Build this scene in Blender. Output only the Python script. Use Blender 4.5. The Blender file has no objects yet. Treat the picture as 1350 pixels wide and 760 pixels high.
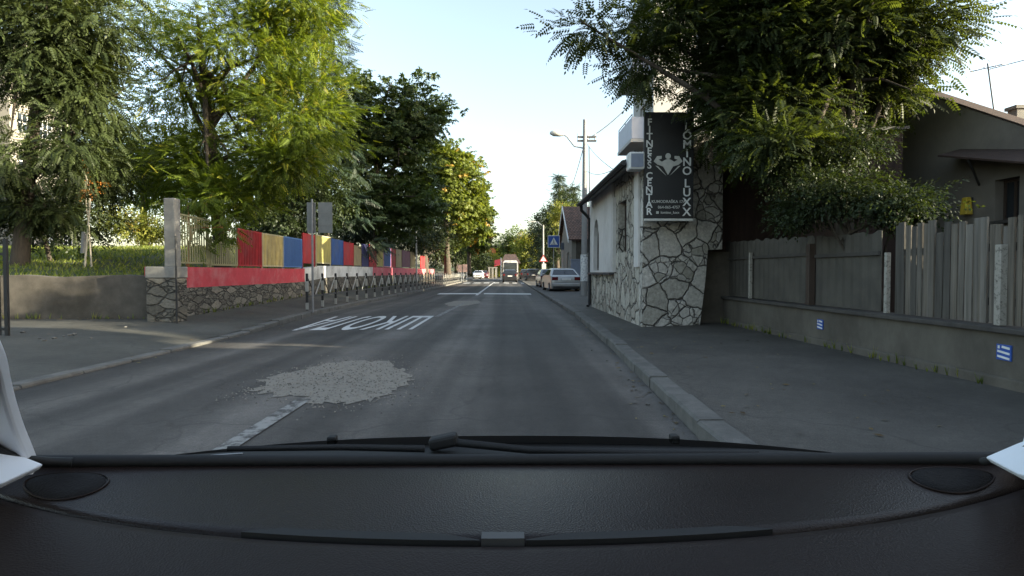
import bpy, bmesh, math, random
import numpy as np
from mathutils import Vector, Matrix, Euler
from mathutils.geometry import tessellate_polygon
PI = math.pi
R = math.radians
scene = bpy.context.scene
COL = scene.collection

# ---------------------------------------------------------------- camera, sky, sun, exposure
F, CX, CY, EYE = 780.0, 675.0, 380.0, 1.25
PITCH, YAW = math.atan(21 / F), math.atan(8 / F)
cam_d = bpy.data.cameras.new('camera')
cam = bpy.data.objects.new('camera', cam_d)
COL.objects.link(cam)
cam.location = (0, 0, EYE)
cam.rotation_euler = (PI / 2 - PITCH, 0, -YAW)
cam_d.sensor_width = 36
cam_d.lens = 36 * F / 1350
cam_d.clip_start = 0.02
cam_d.clip_end = 3000
scene.camera = cam
ROT = Euler((PI / 2 - PITCH, 0, -YAW)).to_matrix()

SUN_EL, SUN_AZ = R(11), R(106)          # azimuth clockwise from +Y (straight ahead)
world = bpy.data.worlds.new('World')
scene.world = world
world.use_nodes = True
wn = world.node_tree.nodes
wl = world.node_tree.links
sky = wn.new('ShaderNodeTexSky')
sky.sky_type = 'NISHITA'
sky.sun_disc = False
sky.sun_elevation = SUN_EL
sky.sun_rotation = SUN_AZ
sky.air_density = 1.0
sky.dust_density = 2.2
sky.ozone_density = 1.0
hs = wn.new('ShaderNodeHueSaturation')
hs.inputs['Saturation'].default_value = 0.8
wl.new(sky.outputs[0], hs.inputs['Color'])
wl.new(hs.outputs[0], wn['Background'].inputs['Color'])
wn['Background'].inputs['Strength'].default_value = 0.15
sun_d = bpy.data.lights.new('sun', 'SUN')
sun_d.energy = 5.0
sun_d.angle = R(0.5)
sun_d.color = (1.0, 0.9, 0.68)
sun = bpy.data.objects.new('sun', sun_d)
COL.objects.link(sun)
sd = Vector((math.sin(SUN_AZ) * math.cos(SUN_EL), math.cos(SUN_AZ) * math.cos(SUN_EL), math.sin(SUN_EL)))
sun.rotation_euler = sd.to_track_quat('Z', 'Y').to_euler()
sun.location = sd * 60
scene.view_settings.view_transform = 'Standard'
scene.view_settings.look = 'None'
scene.view_settings.exposure = 1.95
scene.view_settings.gamma = 1
scene.cycles.max_bounces = 6
scene.cycles.diffuse_bounces = 3
scene.cycles.glossy_bounces = 3
scene.cycles.transmission_bounces = 4
scene.cycles.transparent_max_bounces = 10
scene.cycles.sample_clamp_indirect = 4
scene.cycles.caustics_reflective = False
scene.cycles.caustics_refractive = False

# ---------------------------------------------------------------- helpers
def ray(px, py):
    return ROT @ Vector(((px - CX) / F, (CY - py) / F, -1.0))
def PY(px, py, Y):
    d = ray(px, py); return Vector((0, 0, EYE)) + d * (Y / d.y)
def PX(px, py, X):
    d = ray(px, py); return Vector((0, 0, EYE)) + d * (X / d.x)
def PZ(px, py, Z=0.0):
    d = ray(px, py); return Vector((0, 0, EYE)) + d * ((Z - EYE) / d.z)

def lerp(a, b, t): return a + (b - a) * t
def interp(tab, v):
    if v <= tab[0][0]: return tab[0][1]
    for (a, x), (b, y) in zip(tab, tab[1:]):
        if v <= b: return lerp(x, y, (v - a) / (b - a))
    return tab[-1][1]

def wloc(o):
    v = Vector((0, 0, 0))
    while o is not None:
        v = v + Vector(o.location); o = o.parent
    return v

def tag(o, label=None, cat=None, group=None, kind=None):
    if label: o['label'] = label
    if cat: o['category'] = cat
    if group: o['group'] = group
    if kind: o['kind'] = kind
    return o

def thing(name, label, cat, loc=(0, 0, 0), group=None):
    o = bpy.data.objects.new(name, None)
    o.empty_display_size = 0.2
    COL.objects.link(o)
    o.location = loc
    return tag(o, label, cat, group)

def children_of(o):
    return list(o.children)
def copy_tree(o, parent=None):
    c = o.copy(); COL.objects.link(c); c.parent = parent
    for ch in children_of(o): copy_tree(ch, c)
    return c

class MB:
    def __init__(s):
        s.v = []; s.f = []; s.mi = []; s.sm = []
    def add(s, vs, fs, m=0, smooth=False):
        b = len(s.v)
        s.v += [tuple(x) for x in vs]
        for f in fs:
            s.f.append(tuple(b + i for i in f)); s.mi.append(m); s.sm.append(smooth)
        return s
    def box(s, c, size, rz=0.0, rot=None, m=0, taper=1.0):
        hx, hy, hz = size[0] / 2, size[1] / 2, size[2] / 2
        M = rot if rot is not None else Matrix.Rotation(rz, 3, 'Z')
        vs = []
        for z in (-1, 1):
            t = taper if z > 0 else 1
            for x, y in ((-1, -1), (1, -1), (1, 1), (-1, 1)):
                vs.append(Vector(c) + M @ Vector((x * hx * t, y * hy * t, z * hz)))
        return s.add(vs, [(3, 2, 1, 0), (4, 5, 6, 7), (0, 1, 5, 4), (1, 2, 6, 5), (2, 3, 7, 6), (3, 0, 4, 7)], m)
    def tube(s, pts, rad, n=8, m=0, cap=True):
        pts = [Vector(p) for p in pts]
        if not hasattr(rad, '__len__'): rad = [rad] * len(pts)
        up = None; rings = []
        for i, p in enumerate(pts):
            d = (pts[min(i + 1, len(pts) - 1)] - pts[max(i - 1, 0)]).normalized()
            if up is None: up = d.orthogonal().normalized()
            a = (up - d * up.dot(d))
            a = a.normalized() if a.length > 1e-6 else d.orthogonal().normalized()
            up = a; b = d.cross(a)
            rings.append([p + (a * math.cos(2 * PI * k / n) + b * math.sin(2 * PI * k / n)) * rad[i] for k in range(n)])
        s.loft(rings, m, True, cap)
        return s
    def loft(s, rings, m=0, smooth=True, cap=True, close=True):
        n = len(rings[0]); vs = [v for r in rings for v in r]; fs = []
        for i in range(len(rings) - 1):
            for k in range(n if close else n - 1):
                k2 = (k + 1) % n
                fs.append((i * n + k, i * n + k2, (i + 1) * n + k2, (i + 1) * n + k))
        s.add(vs, fs, m, smooth)
        if cap and close:
            s.add(rings[0], [tuple(range(n))[::-1]], m); s.add(rings[-1], [tuple(range(n))], m)
        return s
    def plate(s, outer, holes, fn, th, m=0):
        """flat polygon with holes; fn(u, v, w) places it; w runs 0..th"""
        loops = [outer] + list(holes)
        flat = [p for l in loops for p in l]
        tris = tessellate_polygon([[Vector((p[0], p[1], 0)) for p in l] for l in loops])
        n = len(flat)
        vs = [fn(p[0], p[1], 0) for p in flat] + [fn(p[0], p[1], th) for p in flat]
        fs = [tuple(t) for t in tris] + [tuple(i + n for i in t[::-1]) for t in tris]
        b = 0
        for l in loops:
            k = len(l)
            for i in range(k):
                j = (i + 1) % k
                fs.append((b + i, b + j, n + b + j, n + b + i))
            b += k
        return s.add(vs, fs, m)
    def build(s, name, mats, parent=None, bevel=0, smooth=False):
        me = bpy.data.meshes.new(name)
        off = wloc(parent) if parent is not None else Vector((0, 0, 0))
        me.from_pydata([(a - off.x, b - off.y, c - off.z) for a, b, c in s.v], [], s.f)
        mats = mats if isinstance(mats, (list, tuple)) else [mats]
        for m in mats: me.materials.append(m)
        me.polygons.foreach_set('material_index', s.mi)
        me.polygons.foreach_set('use_smooth', [True] * len(s.sm) if smooth else s.sm)
        bm = bmesh.new(); bm.from_mesh(me)
        bmesh.ops.recalc_face_normals(bm, faces=bm.faces)
        bm.to_mesh(me); bm.free()
        me.update()
        o = bpy.data.objects.new(name, me)
        COL.objects.link(o)
        if parent is not None: o.parent = parent
        if bevel:
            b = o.modifiers.new('bevel', 'BEVEL'); b.width = bevel; b.segments = 2; b.limit_method = 'ANGLE'
        return o

def text_mesh(txt, size, fn, depth=0.004, bold=0.0, sx=1.0, align='CENTER'):
    """returns an MB holding the word as extruded letter shapes; fn(u, v, w) places it"""
    cu = bpy.data.curves.new('text', 'FONT')
    cu.body = txt; cu.size = size; cu.align_x = align; cu.align_y = 'CENTER'
    cu.extrude = depth / 2; cu.offset = bold; cu.resolution_u = 3
    ob = bpy.data.objects.new('text', cu); COL.objects.link(ob)
    bpy.context.view_layer.update()
    dg = bpy.context.evaluated_depsgraph_get()
    me = bpy.data.meshes.new_from_object(ob.evaluated_get(dg))
    mb = MB()
    mb.add([fn(v.co.x * sx, v.co.y, v.co.z + depth / 2) for v in me.vertices], [tuple(p.vertices) for p in me.polygons])
    bpy.data.objects.remove(ob); bpy.data.curves.remove(cu); bpy.data.meshes.remove(me)
    return mb
def merge(*mbs):
    r = MB()
    for b in mbs:
        k = len(r.v); r.v += b.v; r.f += [tuple(k + i for i in f) for f in b.f]; r.mi += b.mi; r.sm += b.sm
    return r

# ---------------------------------------------------------------- materials
def new_mat(name):
    m = bpy.data.materials.new(name); m.use_nodes = True
    nt = m.node_tree
    return m, nt, nt.nodes, nt.links, nt.nodes['Principled BSDF']
def ramp(nodes, stops):
    r = nodes.new('ShaderNodeValToRGB')
    e = r.color_ramp.elements
    while len(e) < len(stops): e.new(0.5)
    for el, (p, c) in zip(e, stops):
        el.position = p; el.color = (*c, 1) if len(c) == 3 else c
    return r
def mulc(c, k): return tuple(min(1, max(0, x * k)) for x in c)
def coords(nodes, links, scale=(1, 1, 1), rot=(0, 0, 0)):
    tc = nodes.new('ShaderNodeTexCoord'); mp = nodes.new('ShaderNodeMapping')
    mp.inputs['Scale'].default_value = scale; mp.inputs['Rotation'].default_value = rot
    links.new(tc.outputs['Object'], mp.inputs['Vector'])
    return mp.outputs['Vector']
def noise(nodes, links, vec, scale, detail=4, rough=0.6):
    n = nodes.new('ShaderNodeTexNoise'); n.inputs['Scale'].default_value = scale
    n.inputs['Detail'].default_value = detail; n.inputs['Roughness'].default_value = rough
    links.new(vec, n.inputs['Vector']); return n
def mixc(nodes, links, fac, a, b, mode='MIX'):
    m = nodes.new('ShaderNodeMix'); m.data_type = 'RGBA'; m.blend_type = mode
    for sock, val in ((m.inputs[0], fac), (m.inputs[6], a), (m.inputs[7], b)):
        if hasattr(val, 'is_output'): links.new(val, sock)
        elif isinstance(val, (int, float)): sock.default_value = val
        else: sock.default_value = (*val, 1)
    return m.outputs[2]
def bump(nodes, links, bsdf, h, strength, dist=0.02):
    b = nodes.new('ShaderNodeBump'); b.inputs['Strength'].default_value = strength; b.inputs['Distance'].default_value = dist
    links.new(h, b.inputs['Height']); links.new(b.outputs[0], bsdf.inputs['Normal'])

def plain(name, col, rough=0.6, metal=0.0, var=0.15, scale=6, bmp=0.1, fine=60, spec=0.5, stretch=(1, 1, 1), stain=None, stain_amt=0.5):
    m, nt, N, L, b = new_mat(name)
    v = coords(N, L, stretch)
    n1 = noise(N, L, v, scale, 5, 0.65)
    r1 = ramp(N, [(0.3, mulc(col, 1 - var)), (0.7, mulc(col, 1 + var))])
    L.new(n1.outputs['Fac'], r1.inputs[0])
    out = r1.outputs[0]
    if stain is not None:
        n3 = noise(N, L, v, scale * 0.35, 6, 0.7)
        r3 = ramp(N, [(0.48, (0, 0, 0)), (0.68, (stain_amt,) * 3)])
        L.new(n3.outputs['Fac'], r3.inputs[0])
        out = mixc(N, L, r3.outputs[0], out, stain)
    L.new(out, b.inputs['Base Color'])
    b.inputs['Roughness'].default_value = rough; b.inputs['Metallic'].default_value = metal
    b.inputs['Specular IOR Level'].default_value = spec
    if bmp:
        n2 = noise(N, L, v, fine, 3)
        bump(N, L, b, n2.outputs['Fac'], bmp, 0.01)
    return m

def stone(name, cols, joint, scale, squash=(1, 1, 1), width=0.03, rnd=1.0, distort=0.25, bmp=1.0):
    """irregular slabs with dark joints"""
    m, nt, N, L, b = new_mat(name)
    v0 = coords(N, L, squash)
    nz = noise(N, L, v0, 2.5 * scale, 2)
    v = N.new('ShaderNodeVectorMath'); v.operation = 'MULTIPLY_ADD'
    L.new(nz.outputs['Color'], v.inputs[0]); v.inputs[1].default_value = (distort / scale,) * 3; L.new(v0, v.inputs[2])
    vo = N.new('ShaderNodeTexVoronoi'); vo.feature = 'DISTANCE_TO_EDGE'; vo.inputs['Scale'].default_value = scale; vo.inputs['Randomness'].default_value = rnd
    vc = N.new('ShaderNodeTexVoronoi'); vc.inputs['Scale'].default_value = scale; vc.inputs['Randomness'].default_value = rnd
    L.new(v.outputs[0], vo.inputs['Vector']); L.new(v.outputs[0], vc.inputs['Vector'])
    # some slabs are broken into smaller pieces
    v2 = N.new('ShaderNodeTexVoronoi'); v2.feature = 'DISTANCE_TO_EDGE'; v2.inputs['Scale'].default_value = scale * 2.1
    vc2 = N.new('ShaderNodeTexVoronoi'); vc2.inputs['Scale'].default_value = scale * 2.1
    L.new(v.outputs[0], v2.inputs['Vector']); L.new(v.outputs[0], vc2.inputs['Vector'])
    sp = N.new('ShaderNodeSeparateColor'); L.new(vc.outputs['Color'], sp.inputs[0])
    cond = N.new('ShaderNodeMath'); cond.operation = 'GREATER_THAN'; cond.inputs[1].default_value = 0.62; L.new(sp.outputs[1], cond.inputs[0])
    d2 = N.new('ShaderNodeMath'); d2.operation = 'MINIMUM'; L.new(vo.outputs['Distance'], d2.inputs[0]); L.new(v2.outputs['Distance'], d2.inputs[1])
    dm = N.new('ShaderNodeMix'); L.new(cond.outputs[0], dm.inputs[0]); L.new(vo.outputs['Distance'], dm.inputs[2]); L.new(d2.outputs[0], dm.inputs[3])
    sp2 = N.new('ShaderNodeSeparateColor'); L.new(vc2.outputs['Color'], sp2.inputs[0])
    cm_ = N.new('ShaderNodeMix'); L.new(cond.outputs[0], cm_.inputs[0]); L.new(sp.outputs[0], cm_.inputs[2]); L.new(sp2.outputs[0], cm_.inputs[3])
    rc = ramp(N, [(i / (len(cols) - 1), c) for i, c in enumerate(cols)]); L.new(cm_.outputs[0], rc.inputs[0])
    n1 = noise(N, L, v0, 14, 6, 0.7)
    rn = ramp(N, [(0.3, (0.55,) * 3), (0.7, (1.2,) * 3)]); L.new(n1.outputs['Fac'], rn.inputs[0])
    c = mixc(N, L, 1.0, rc.outputs[0], rn.outputs[0], 'MULTIPLY')
    rj = ramp(N, [(width * 0.6, (1, 1, 1)), (width, (0, 0, 0))]); L.new(dm.outputs[0], rj.inputs[0])
    L.new(mixc(N, L, rj.outputs[0], c, joint), b.inputs['Base Color'])
    b.inputs['Roughness'].default_value = 0.9; b.inputs['Specular IOR Level'].default_value = 0.25
    mr = N.new('ShaderNodeMapRange'); mr.inputs[1].default_value = 0; mr.inputs[2].default_value = width * 2.2
    L.new(dm.outputs[0], mr.inputs[0])
    ad = N.new('ShaderNodeMath'); ad.operation = 'MULTIPLY_ADD'; ad.inputs[1].default_value = 0.3
    L.new(n1.outputs['Fac'], ad.inputs[0]); L.new(mr.outputs[0], ad.inputs[2])
    bump(N, L, b, ad.outputs[0], bmp, 0.05)
    return m

def leafmat(name, dark, light, odd=None, trans=0.4):
    m, nt, N, L, b = new_mat(name)
    at = N.new('ShaderNodeAttribute'); at.attribute_name = 'tint'
    st = [(0.0, dark), (0.8, light)]
    if odd: st.append((1.0, odd))
    r = ramp(N, st); L.new(at.outputs['Fac'], r.inputs[0])
    L.new(r.outputs[0], b.inputs['Base Color'])
    b.inputs['Roughness'].default_value = 0.5; b.inputs['Specular IOR Level'].default_value = 0.3
    tr = N.new('ShaderNodeBsdfTranslucent')
    L.new(mixc(N, L, 1.0, r.outputs[0], (1.55, 1.5, 0.45), 'MULTIPLY'), tr.inputs[0])
    mx = N.new('ShaderNodeMixShader'); mx.inputs[0].default_value = trans
    L.new(b.outputs[0], mx.inputs[1]); L.new(tr.outputs[0], mx.inputs[2])
    L.new(mx.outputs[0], N['Material Output'].inputs['Surface'])
    return m

def asphalt(name, base, streaks=True, patch=0.35):
    m, nt, N, L, b = new_mat(name)
    v = coords(N, L)
    n1 = noise(N, L, v, 90, 4, 0.8)
    n2 = noise(N, L, v, 0.7, 5, 0.6)
    r1 = ramp(N, [(0.25, mulc(base, 0.55)), (0.75, mulc(base, 1.5))]); L.new(n1.outputs['Fac'], r1.inputs[0])
    r2 = ramp(N, [(0.35, (1 - patch,) * 3), (0.65, (1 + patch,) * 3)]); L.new(n2.outputs['Fac'], r2.inputs[0])
    out = mixc(N, L, 1.0, r1.outputs[0], r2.outputs[0], 'MULTIPLY')
    n4 = noise(N, L, v, 11, 8, 0.75)
    r4 = ramp(N, [(0.3, (0.84,) * 3), (0.5, (1.0,) * 3), (0.72, (1.22,) * 3)]); L.new(n4.outputs['Fac'], r4.inputs[0])
    out = mixc(N, L, 1.0, out, r4.outputs[0], 'MULTIPLY')
    if streaks:
        v3 = coords(N, L, (1.0, 0.02, 1))
        n3 = noise(N, L, v3, 1.1, 3, 0.5)
        r3 = ramp(N, [(0.36, (0.6,) * 3), (0.5, (1.0,) * 3), (0.64, (1.9,) * 3)]); L.new(n3.outputs['Fac'], r3.inputs[0])
        out = mixc(N, L, 1.0, out, r3.outputs[0], 'MULTIPLY')
    nd = noise(N, L, v, 1.3, 3, 0.5)
    vd = N.new('ShaderNodeVectorMath'); vd.operation = 'MULTIPLY_ADD'
    L.new(nd.outputs['Color'], vd.inputs[0]); vd.inputs[1].default_value = (0.9,) * 3; L.new(v, vd.inputs[2])
    vo = N.new('ShaderNodeTexVoronoi'); vo.feature = 'DISTANCE_TO_EDGE'; vo.inputs['Scale'].default_value = 0.33
    L.new(vd.outputs[0], vo.inputs['Vector'])
    rc = ramp(N, [(0.003, (0.3,) * 3), (0.007, (0,) * 3)]); L.new(vo.outputs['Distance'], rc.inputs[0])
    out = mixc(N, L, rc.outputs[0], out, mulc(base, 0.35))
    L.new(out, b.inputs['Base Color'])
    b.inputs['Roughness'].default_value = 0.75; b.inputs['Specular IOR Level'].default_value = 0.35
    bump(N, L, b, n1.outputs['Fac'], 0.5, 0.012)
    return m

def worn_paint(name, col, under, amt=0.5, scale=9):
    m, nt, N, L, b = new_mat(name)
    v = coords(N, L)
    n1 = noise(N, L, v, scale, 8, 0.75)
    r1 = ramp(N, [(amt - 0.06, under), (amt + 0.06, col)]); L.new(n1.outputs['Fac'], r1.inputs[0])
    L.new(r1.outputs[0], b.inputs['Base Color']); b.inputs['Roughness'].default_value = 0.8
    n2 = noise(N, L, v, 90, 3); bump(N, L, b, n2.outputs['Fac'], 0.4, 0.01)
    return m

def tiles(name, c1, c2, w=0.22, h=0.2):
    m, nt, N, L, b = new_mat(name)
    tc = N.new('ShaderNodeTexCoord')
    br = N.new('ShaderNodeTexBrick'); br.inputs['Scale'].default_value = 1
    br.inputs['Brick Width'].default_value = w; br.inputs['Row Height'].default_value = h
    br.inputs['Mortar Size'].default_value = 0.02; br.inputs['Color1'].default_value = (*c1, 1); br.inputs['Color2'].default_value = (*c2, 1)
    br.inputs['Mortar'].default_value = (*mulc(c1, 0.25), 1); br.inputs['Bias'].default_value = -0.1
    L.new(tc.outputs['Object'], br.inputs['Vector'])
    n = noise(N, L, tc.outputs['Object'], 3, 5)
    r = ramp(N, [(0.3, (0.55,) * 3), (0.7, (1.25,) * 3)]); L.new(n.outputs['Fac'], r.inputs[0])
    L.new(mixc(N, L, 1.0, br.outputs['Color'], r.outputs[0], 'MULTIPLY'), b.inputs['Base Color'])
    b.inputs['Roughness'].default_value = 0.85
    bump(N, L, b, br.outputs['Fac'], -0.6, 0.03)
    return m

def glassmat(name, col=(0.02, 0.025, 0.03), rough=0.05):
    m, nt, N, L, b = new_mat(name)
    b.inputs['Base Color'].default_value = (*col, 1); b.inputs['Roughness'].default_value = rough
    b.inputs['Specular IOR Level'].default_value = 0.7
    return m

M = {}
M['asphalt'] = asphalt('asphalt', (0.066, 0.06, 0.054), True, 0.2)
M['walk'] = asphalt('pavement_asphalt', (0.078, 0.072, 0.063), False, 0.22)
M['walk_left'] = asphalt('dusty_pavement', (0.075, 0.072, 0.062), False, 0.25)
M['soil'] = plain('soil', (0.07, 0.06, 0.04), 0.95, var=0.4, scale=2)
M['lawn'] = plain('lawn_soil', (0.045, 0.06, 0.02), 0.95, var=0.4, scale=1.5)
M['grass'] = leafmat('grass', (0.05, 0.085, 0.02), (0.22, 0.26, 0.05), (0.28, 0.26, 0.08), 0.4)
M['kerb'] = plain('kerb_concrete', (0.12, 0.115, 0.105), 0.9, var=0.25, scale=5, bmp=0.4, stain=(0.06, 0.06, 0.055))
M['white_road'] = worn_paint('road_paint', (0.6, 0.59, 0.57), (0.06, 0.06, 0.06), 0.38)
M['faded_road'] = worn_paint('faded_road_paint', (0.27, 0.265, 0.25), (0.065, 0.06, 0.055), 0.48)
M['gravel'] = worn_paint('gravel_patch', (0.21, 0.19, 0.16), (0.1, 0.09, 0.075), 0.42, 18)
M['patch'] = plain('asphalt_patch', (0.03, 0.031, 0.033), 0.85, var=0.25, scale=5, bmp=0.4, fine=120)
M['concrete'] = plain('concrete', (0.22, 0.21, 0.19), 0.9, var=0.25, scale=4, bmp=0.3, stain=(0.07, 0.07, 0.06))
M['old_concrete'] = plain('dirty_concrete', (0.09, 0.078, 0.063), 0.95, var=0.3, scale=3, bmp=0.5, stain=(0.05, 0.042, 0.03), stain_amt=0.8)
M['wall_concrete'] = plain('stained_concrete', (0.105, 0.094, 0.076), 0.95, var=0.25, scale=2.2, bmp=0.4, stain=(0.06, 0.05, 0.04), stain_amt=0.7, stretch=(1, 1, 0.7))
M['slab_big'] = stone('flagstone_cladding', [(0.54, 0.51, 0.46), (0.68, 0.65, 0.6), (0.38, 0.36, 0.31), (0.62, 0.59, 0.54)], (0.12, 0.11, 0.1), 2.0, (1, 1, 1.05), 0.019, 1.0, 0.22)
M['slab_small'] = stone('flagstone_cladding_small', [(0.44, 0.41, 0.35), (0.56, 0.53, 0.46), (0.36, 0.33, 0.28), (0.5, 0.47, 0.41)], (0.1, 0.092, 0.082), 2.6, (1, 1, 0.8), 0.024, 1.0, 0.25)
M['rubble'] = stone('rubble_stone', [(0.17, 0.155, 0.125), (0.22, 0.2, 0.165), (0.125, 0.115, 0.095), (0.19, 0.175, 0.145)], (0.08, 0.075, 0.066), 2.9, (1, 0.8, 1.9), 0.04, 1.0, 0.45)
M['red_band'] = plain('red_wall_paint', (0.45, 0.045, 0.06), 0.8, var=0.15, scale=4, bmp=0.3, stain=(0.5, 0.3, 0.3), stain_amt=0.35)
M['pink_band'] = plain('pink_wall_paint', (0.5, 0.1, 0.13), 0.8, var=0.2, scale=4, bmp=0.3, stain=(0.5, 0.35, 0.3), stain_amt=0.5)
M['white_band'] = plain('white_wall_paint', (0.62, 0.62, 0.6), 0.85, var=0.12, scale=3, bmp=0.3, stain=(0.22, 0.22, 0.2), stain_amt=0.8)
for nm, c in dict(red=(0.3, 0.014, 0.018), yellow=(0.62, 0.44, 0.04), midblue=(0.06, 0.14, 0.34), blue=(0.02, 0.065, 0.22), tan=(0.24, 0.2, 0.11), purple=(0.08, 0.022, 0.05),
                  dkblue=(0.03, 0.03, 0.12), cream=(0.4, 0.36, 0.22), pink=(0.5, 0.2, 0.3), board=(0.5, 0.33, 0.28), railwhite=(0.32, 0.32, 0.29), olive=(0.32, 0.28, 0.08), steel=(0.26, 0.24, 0.12), black=(0.014, 0.014, 0.015),
                  white=(0.72, 0.72, 0.7), grey=(0.2, 0.2, 0.2), dgrey=(0.06, 0.06, 0.06), offwhite=(0.55, 0.54, 0.5), bluegrey=(0.2, 0.23, 0.3), brown=(0.05, 0.034, 0.026),
                  orange=(0.6, 0.2, 0.06), signblue=(0.03, 0.09, 0.36)).items():
    M[nm] = plain(nm + '_paint', c, 0.55, var=0.12, scale=7, bmp=0.05) if nm not in ('red', 'yellow', 'blue', 'tan', 'purple', 'dkblue', 'cream', 'olive', 'pink', 'board') else plain(nm + '_paint', c, 0.7, var=0.3, scale=5, bmp=0.15, stretch=(1, 1, 0.5), stain=tuple(0.5 * x + 0.04 for x in c), stain_amt=0.8)
M['galv'] = plain('galvanised_steel', (0.42, 0.43, 0.44), 0.45, 0.7, var=0.15, scale=9, bmp=0.05)
M['signback'] = plain('sign_back', (0.16, 0.16, 0.155), 0.5, 0.4, var=0.12, scale=5, bmp=0.03)
M['plaster'] = plain('white_plaster', (0.62, 0.6, 0.58), 0.9, var=0.06, scale=3, bmp=0.25, stain=(0.35, 0.33, 0.3), stain_amt=0.4)
M['house_plaster'] = plain('grey_brown_plaster', (0.2, 0.18, 0.155), 0.95, var=0.12, scale=1.3, bmp=0.35, stain=(0.12, 0.1, 0.09), stain_amt=0.7)
M['block_wall'] = plain('pale_block_plaster', (0.22, 0.205, 0.175), 0.9, var=0.1, scale=1, bmp=0.1)
M['tower_wall'] = plain('grey_render', (0.4, 0.39, 0.37), 0.9, var=0.1, scale=1, bmp=0.1)
M['balcony'] = plain('balcony_panel', (0.42, 0.44, 0.5), 0.6, var=0.06, scale=2, bmp=0.03)
M['rust'] = plain('brown_boards', (0.045, 0.026, 0.02), 0.9, var=0.35, scale=3, bmp=0.3, stretch=(4, 4, 0.4))
M['sheet'] = plain('weathered_sheet', (0.08, 0.073, 0.06), 0.85, 0.0, var=0.25, scale=3, bmp=0.2, stain=(0.05, 0.045, 0.04), stain_amt=0.7)
M['planks'] = plain('weathered_planks', (0.125, 0.108, 0.086), 0.9, var=0.6, scale=3.5, bmp=0.5, stretch=(1, 6, 0.25), stain=(0.2, 0.19, 0.175), stain_amt=0.6)
M['peel'] = worn_paint('peeling_white_paint', (0.33, 0.31, 0.27), (0.1, 0.09, 0.075), 0.43, 26)
M['cap'] = plain('wall_cap', (0.06, 0.054, 0.048), 0.9, var=0.3, scale=5, bmp=0.4)
M['tile'] = tiles('roof_tiles', (0.2, 0.11, 0.075), (0.13, 0.085, 0.065))
M['tile_dark'] = tiles('dark_roof_tiles', (0.1, 0.06, 0.05), (0.07, 0.05, 0.045))
M['soffit'] = plain('soffit_boards', (0.26, 0.27, 0.28), 0.8, var=0.2, scale=4, bmp=0.2, stain=(0.1, 0.1, 0.1))
M['fascia'] = plain('fascia', (0.06, 0.06, 0.062), 0.6, var=0.2)
M['bark'] = plain('bark', (0.06, 0.048, 0.036), 0.95, var=0.4, scale=6, bmp=0.9, fine=25, stretch=(3, 3, 0.6))
M['pale_bark'] = plain('pale_bark', (0.4, 0.36, 0.28), 0.9, var=0.2, scale=6, bmp=0.3)
M['red_bark'] = plain('reddish_bark', (0.3, 0.13, 0.05), 0.9, var=0.25, scale=6, bmp=0.3)
M['window'] = glassmat('window_glass')
M['pole_concrete'] = plain('pole_concrete', (0.26, 0.255, 0.245), 0.9, var=0.12, scale=3, bmp=0.2)
M['wire'] = plain('cable', (0.02, 0.02, 0.02), 0.6, bmp=0)
M['paper'] = worn_paint('torn_posters', (0.7, 0.7, 0.68), (0.2, 0.22, 0.27), 0.44, 12)
M['tyre'] = plain('tyre', (0.012, 0.012, 0.012), 0.85, bmp=0.1)
M['alloy'] = plain('alloy', (0.4, 0.4, 0.42), 0.35, 0.8, bmp=0)
M['lamp_red'] = glassmat('tail_lamp', (0.1, 0.006, 0.008), 0.15)
M['lamp_clear'] = glassmat('head_lamp', (0.6, 0.6, 0.62), 0.1)
def carpaint(name, col, metal=0.0):
    m, nt, N, L, b = new_mat(name)
    v = coords(N, L); n = noise(N, L, v, 2.0, 4)
    r = ramp(N, [(0.3, mulc(col, 0.85)), (0.7, mulc(col, 1.1))]); L.new(n.outputs['Fac'], r.inputs[0])
    L.new(r.outputs[0], b.inputs['Base Color']); b.inputs['Metallic'].default_value = metal
    b.inputs['Roughness'].default_value = 0.35; b.inputs['Coat Weight'].default_value = 0.5; b.inputs['Coat Roughness'].default_value = 0.08
    return m
M['c_silver'] = carpaint('silver_paint', (0.38, 0.38, 0.37), 0.3)
M['c_black'] = carpaint('black_car_paint', (0.016, 0.016, 0.018))
M['c_dark'] = carpaint('dark_grey_car_paint', (0.05, 0.05, 0.055), 0.3)
M['c_white'] = carpaint('white_car_paint', (0.7, 0.7, 0.7))
M['c_red'] = carpaint('dark_red_car_paint', (0.12, 0.02, 0.02))
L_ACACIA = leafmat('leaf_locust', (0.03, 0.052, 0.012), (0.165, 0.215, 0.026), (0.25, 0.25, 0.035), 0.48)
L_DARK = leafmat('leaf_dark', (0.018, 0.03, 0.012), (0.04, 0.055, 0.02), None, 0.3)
L_CHEST = leafmat('leaf_chestnut', (0.03, 0.055, 0.014), (0.085, 0.12, 0.028), (0.26, 0.14, 0.03), 0.33)
L_CHEST2 = leafmat('leaf_chestnut_browning', (0.045, 0.07, 0.016), (0.17, 0.2, 0.035), (0.34, 0.22, 0.04), 0.42)
L_SPRUCE = leafmat('needles', (0.016, 0.03, 0.018), (0.035, 0.055, 0.03), None, 0.15)
L_AIL = leafmat('leaf_tree_of_heaven', (0.022, 0.036, 0.012), (0.06, 0.076, 0.026), None, 0.45)
L_YEL = leafmat('leaf_yellow_green', (0.08, 0.11, 0.02), (0.24, 0.24, 0.05), (0.35, 0.25, 0.06), 0.4)
L_ORANGE = leafmat('leaf_orange', (0.2, 0.1, 0.03), (0.4, 0.16, 0.04), None, 0.4)
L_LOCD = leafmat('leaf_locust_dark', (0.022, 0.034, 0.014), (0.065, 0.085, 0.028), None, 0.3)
M['litter'] = leafmat('dry_leaf', (0.05, 0.03, 0.015), (0.16, 0.11, 0.04), (0.2, 0.17, 0.05), 0.1)
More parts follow.
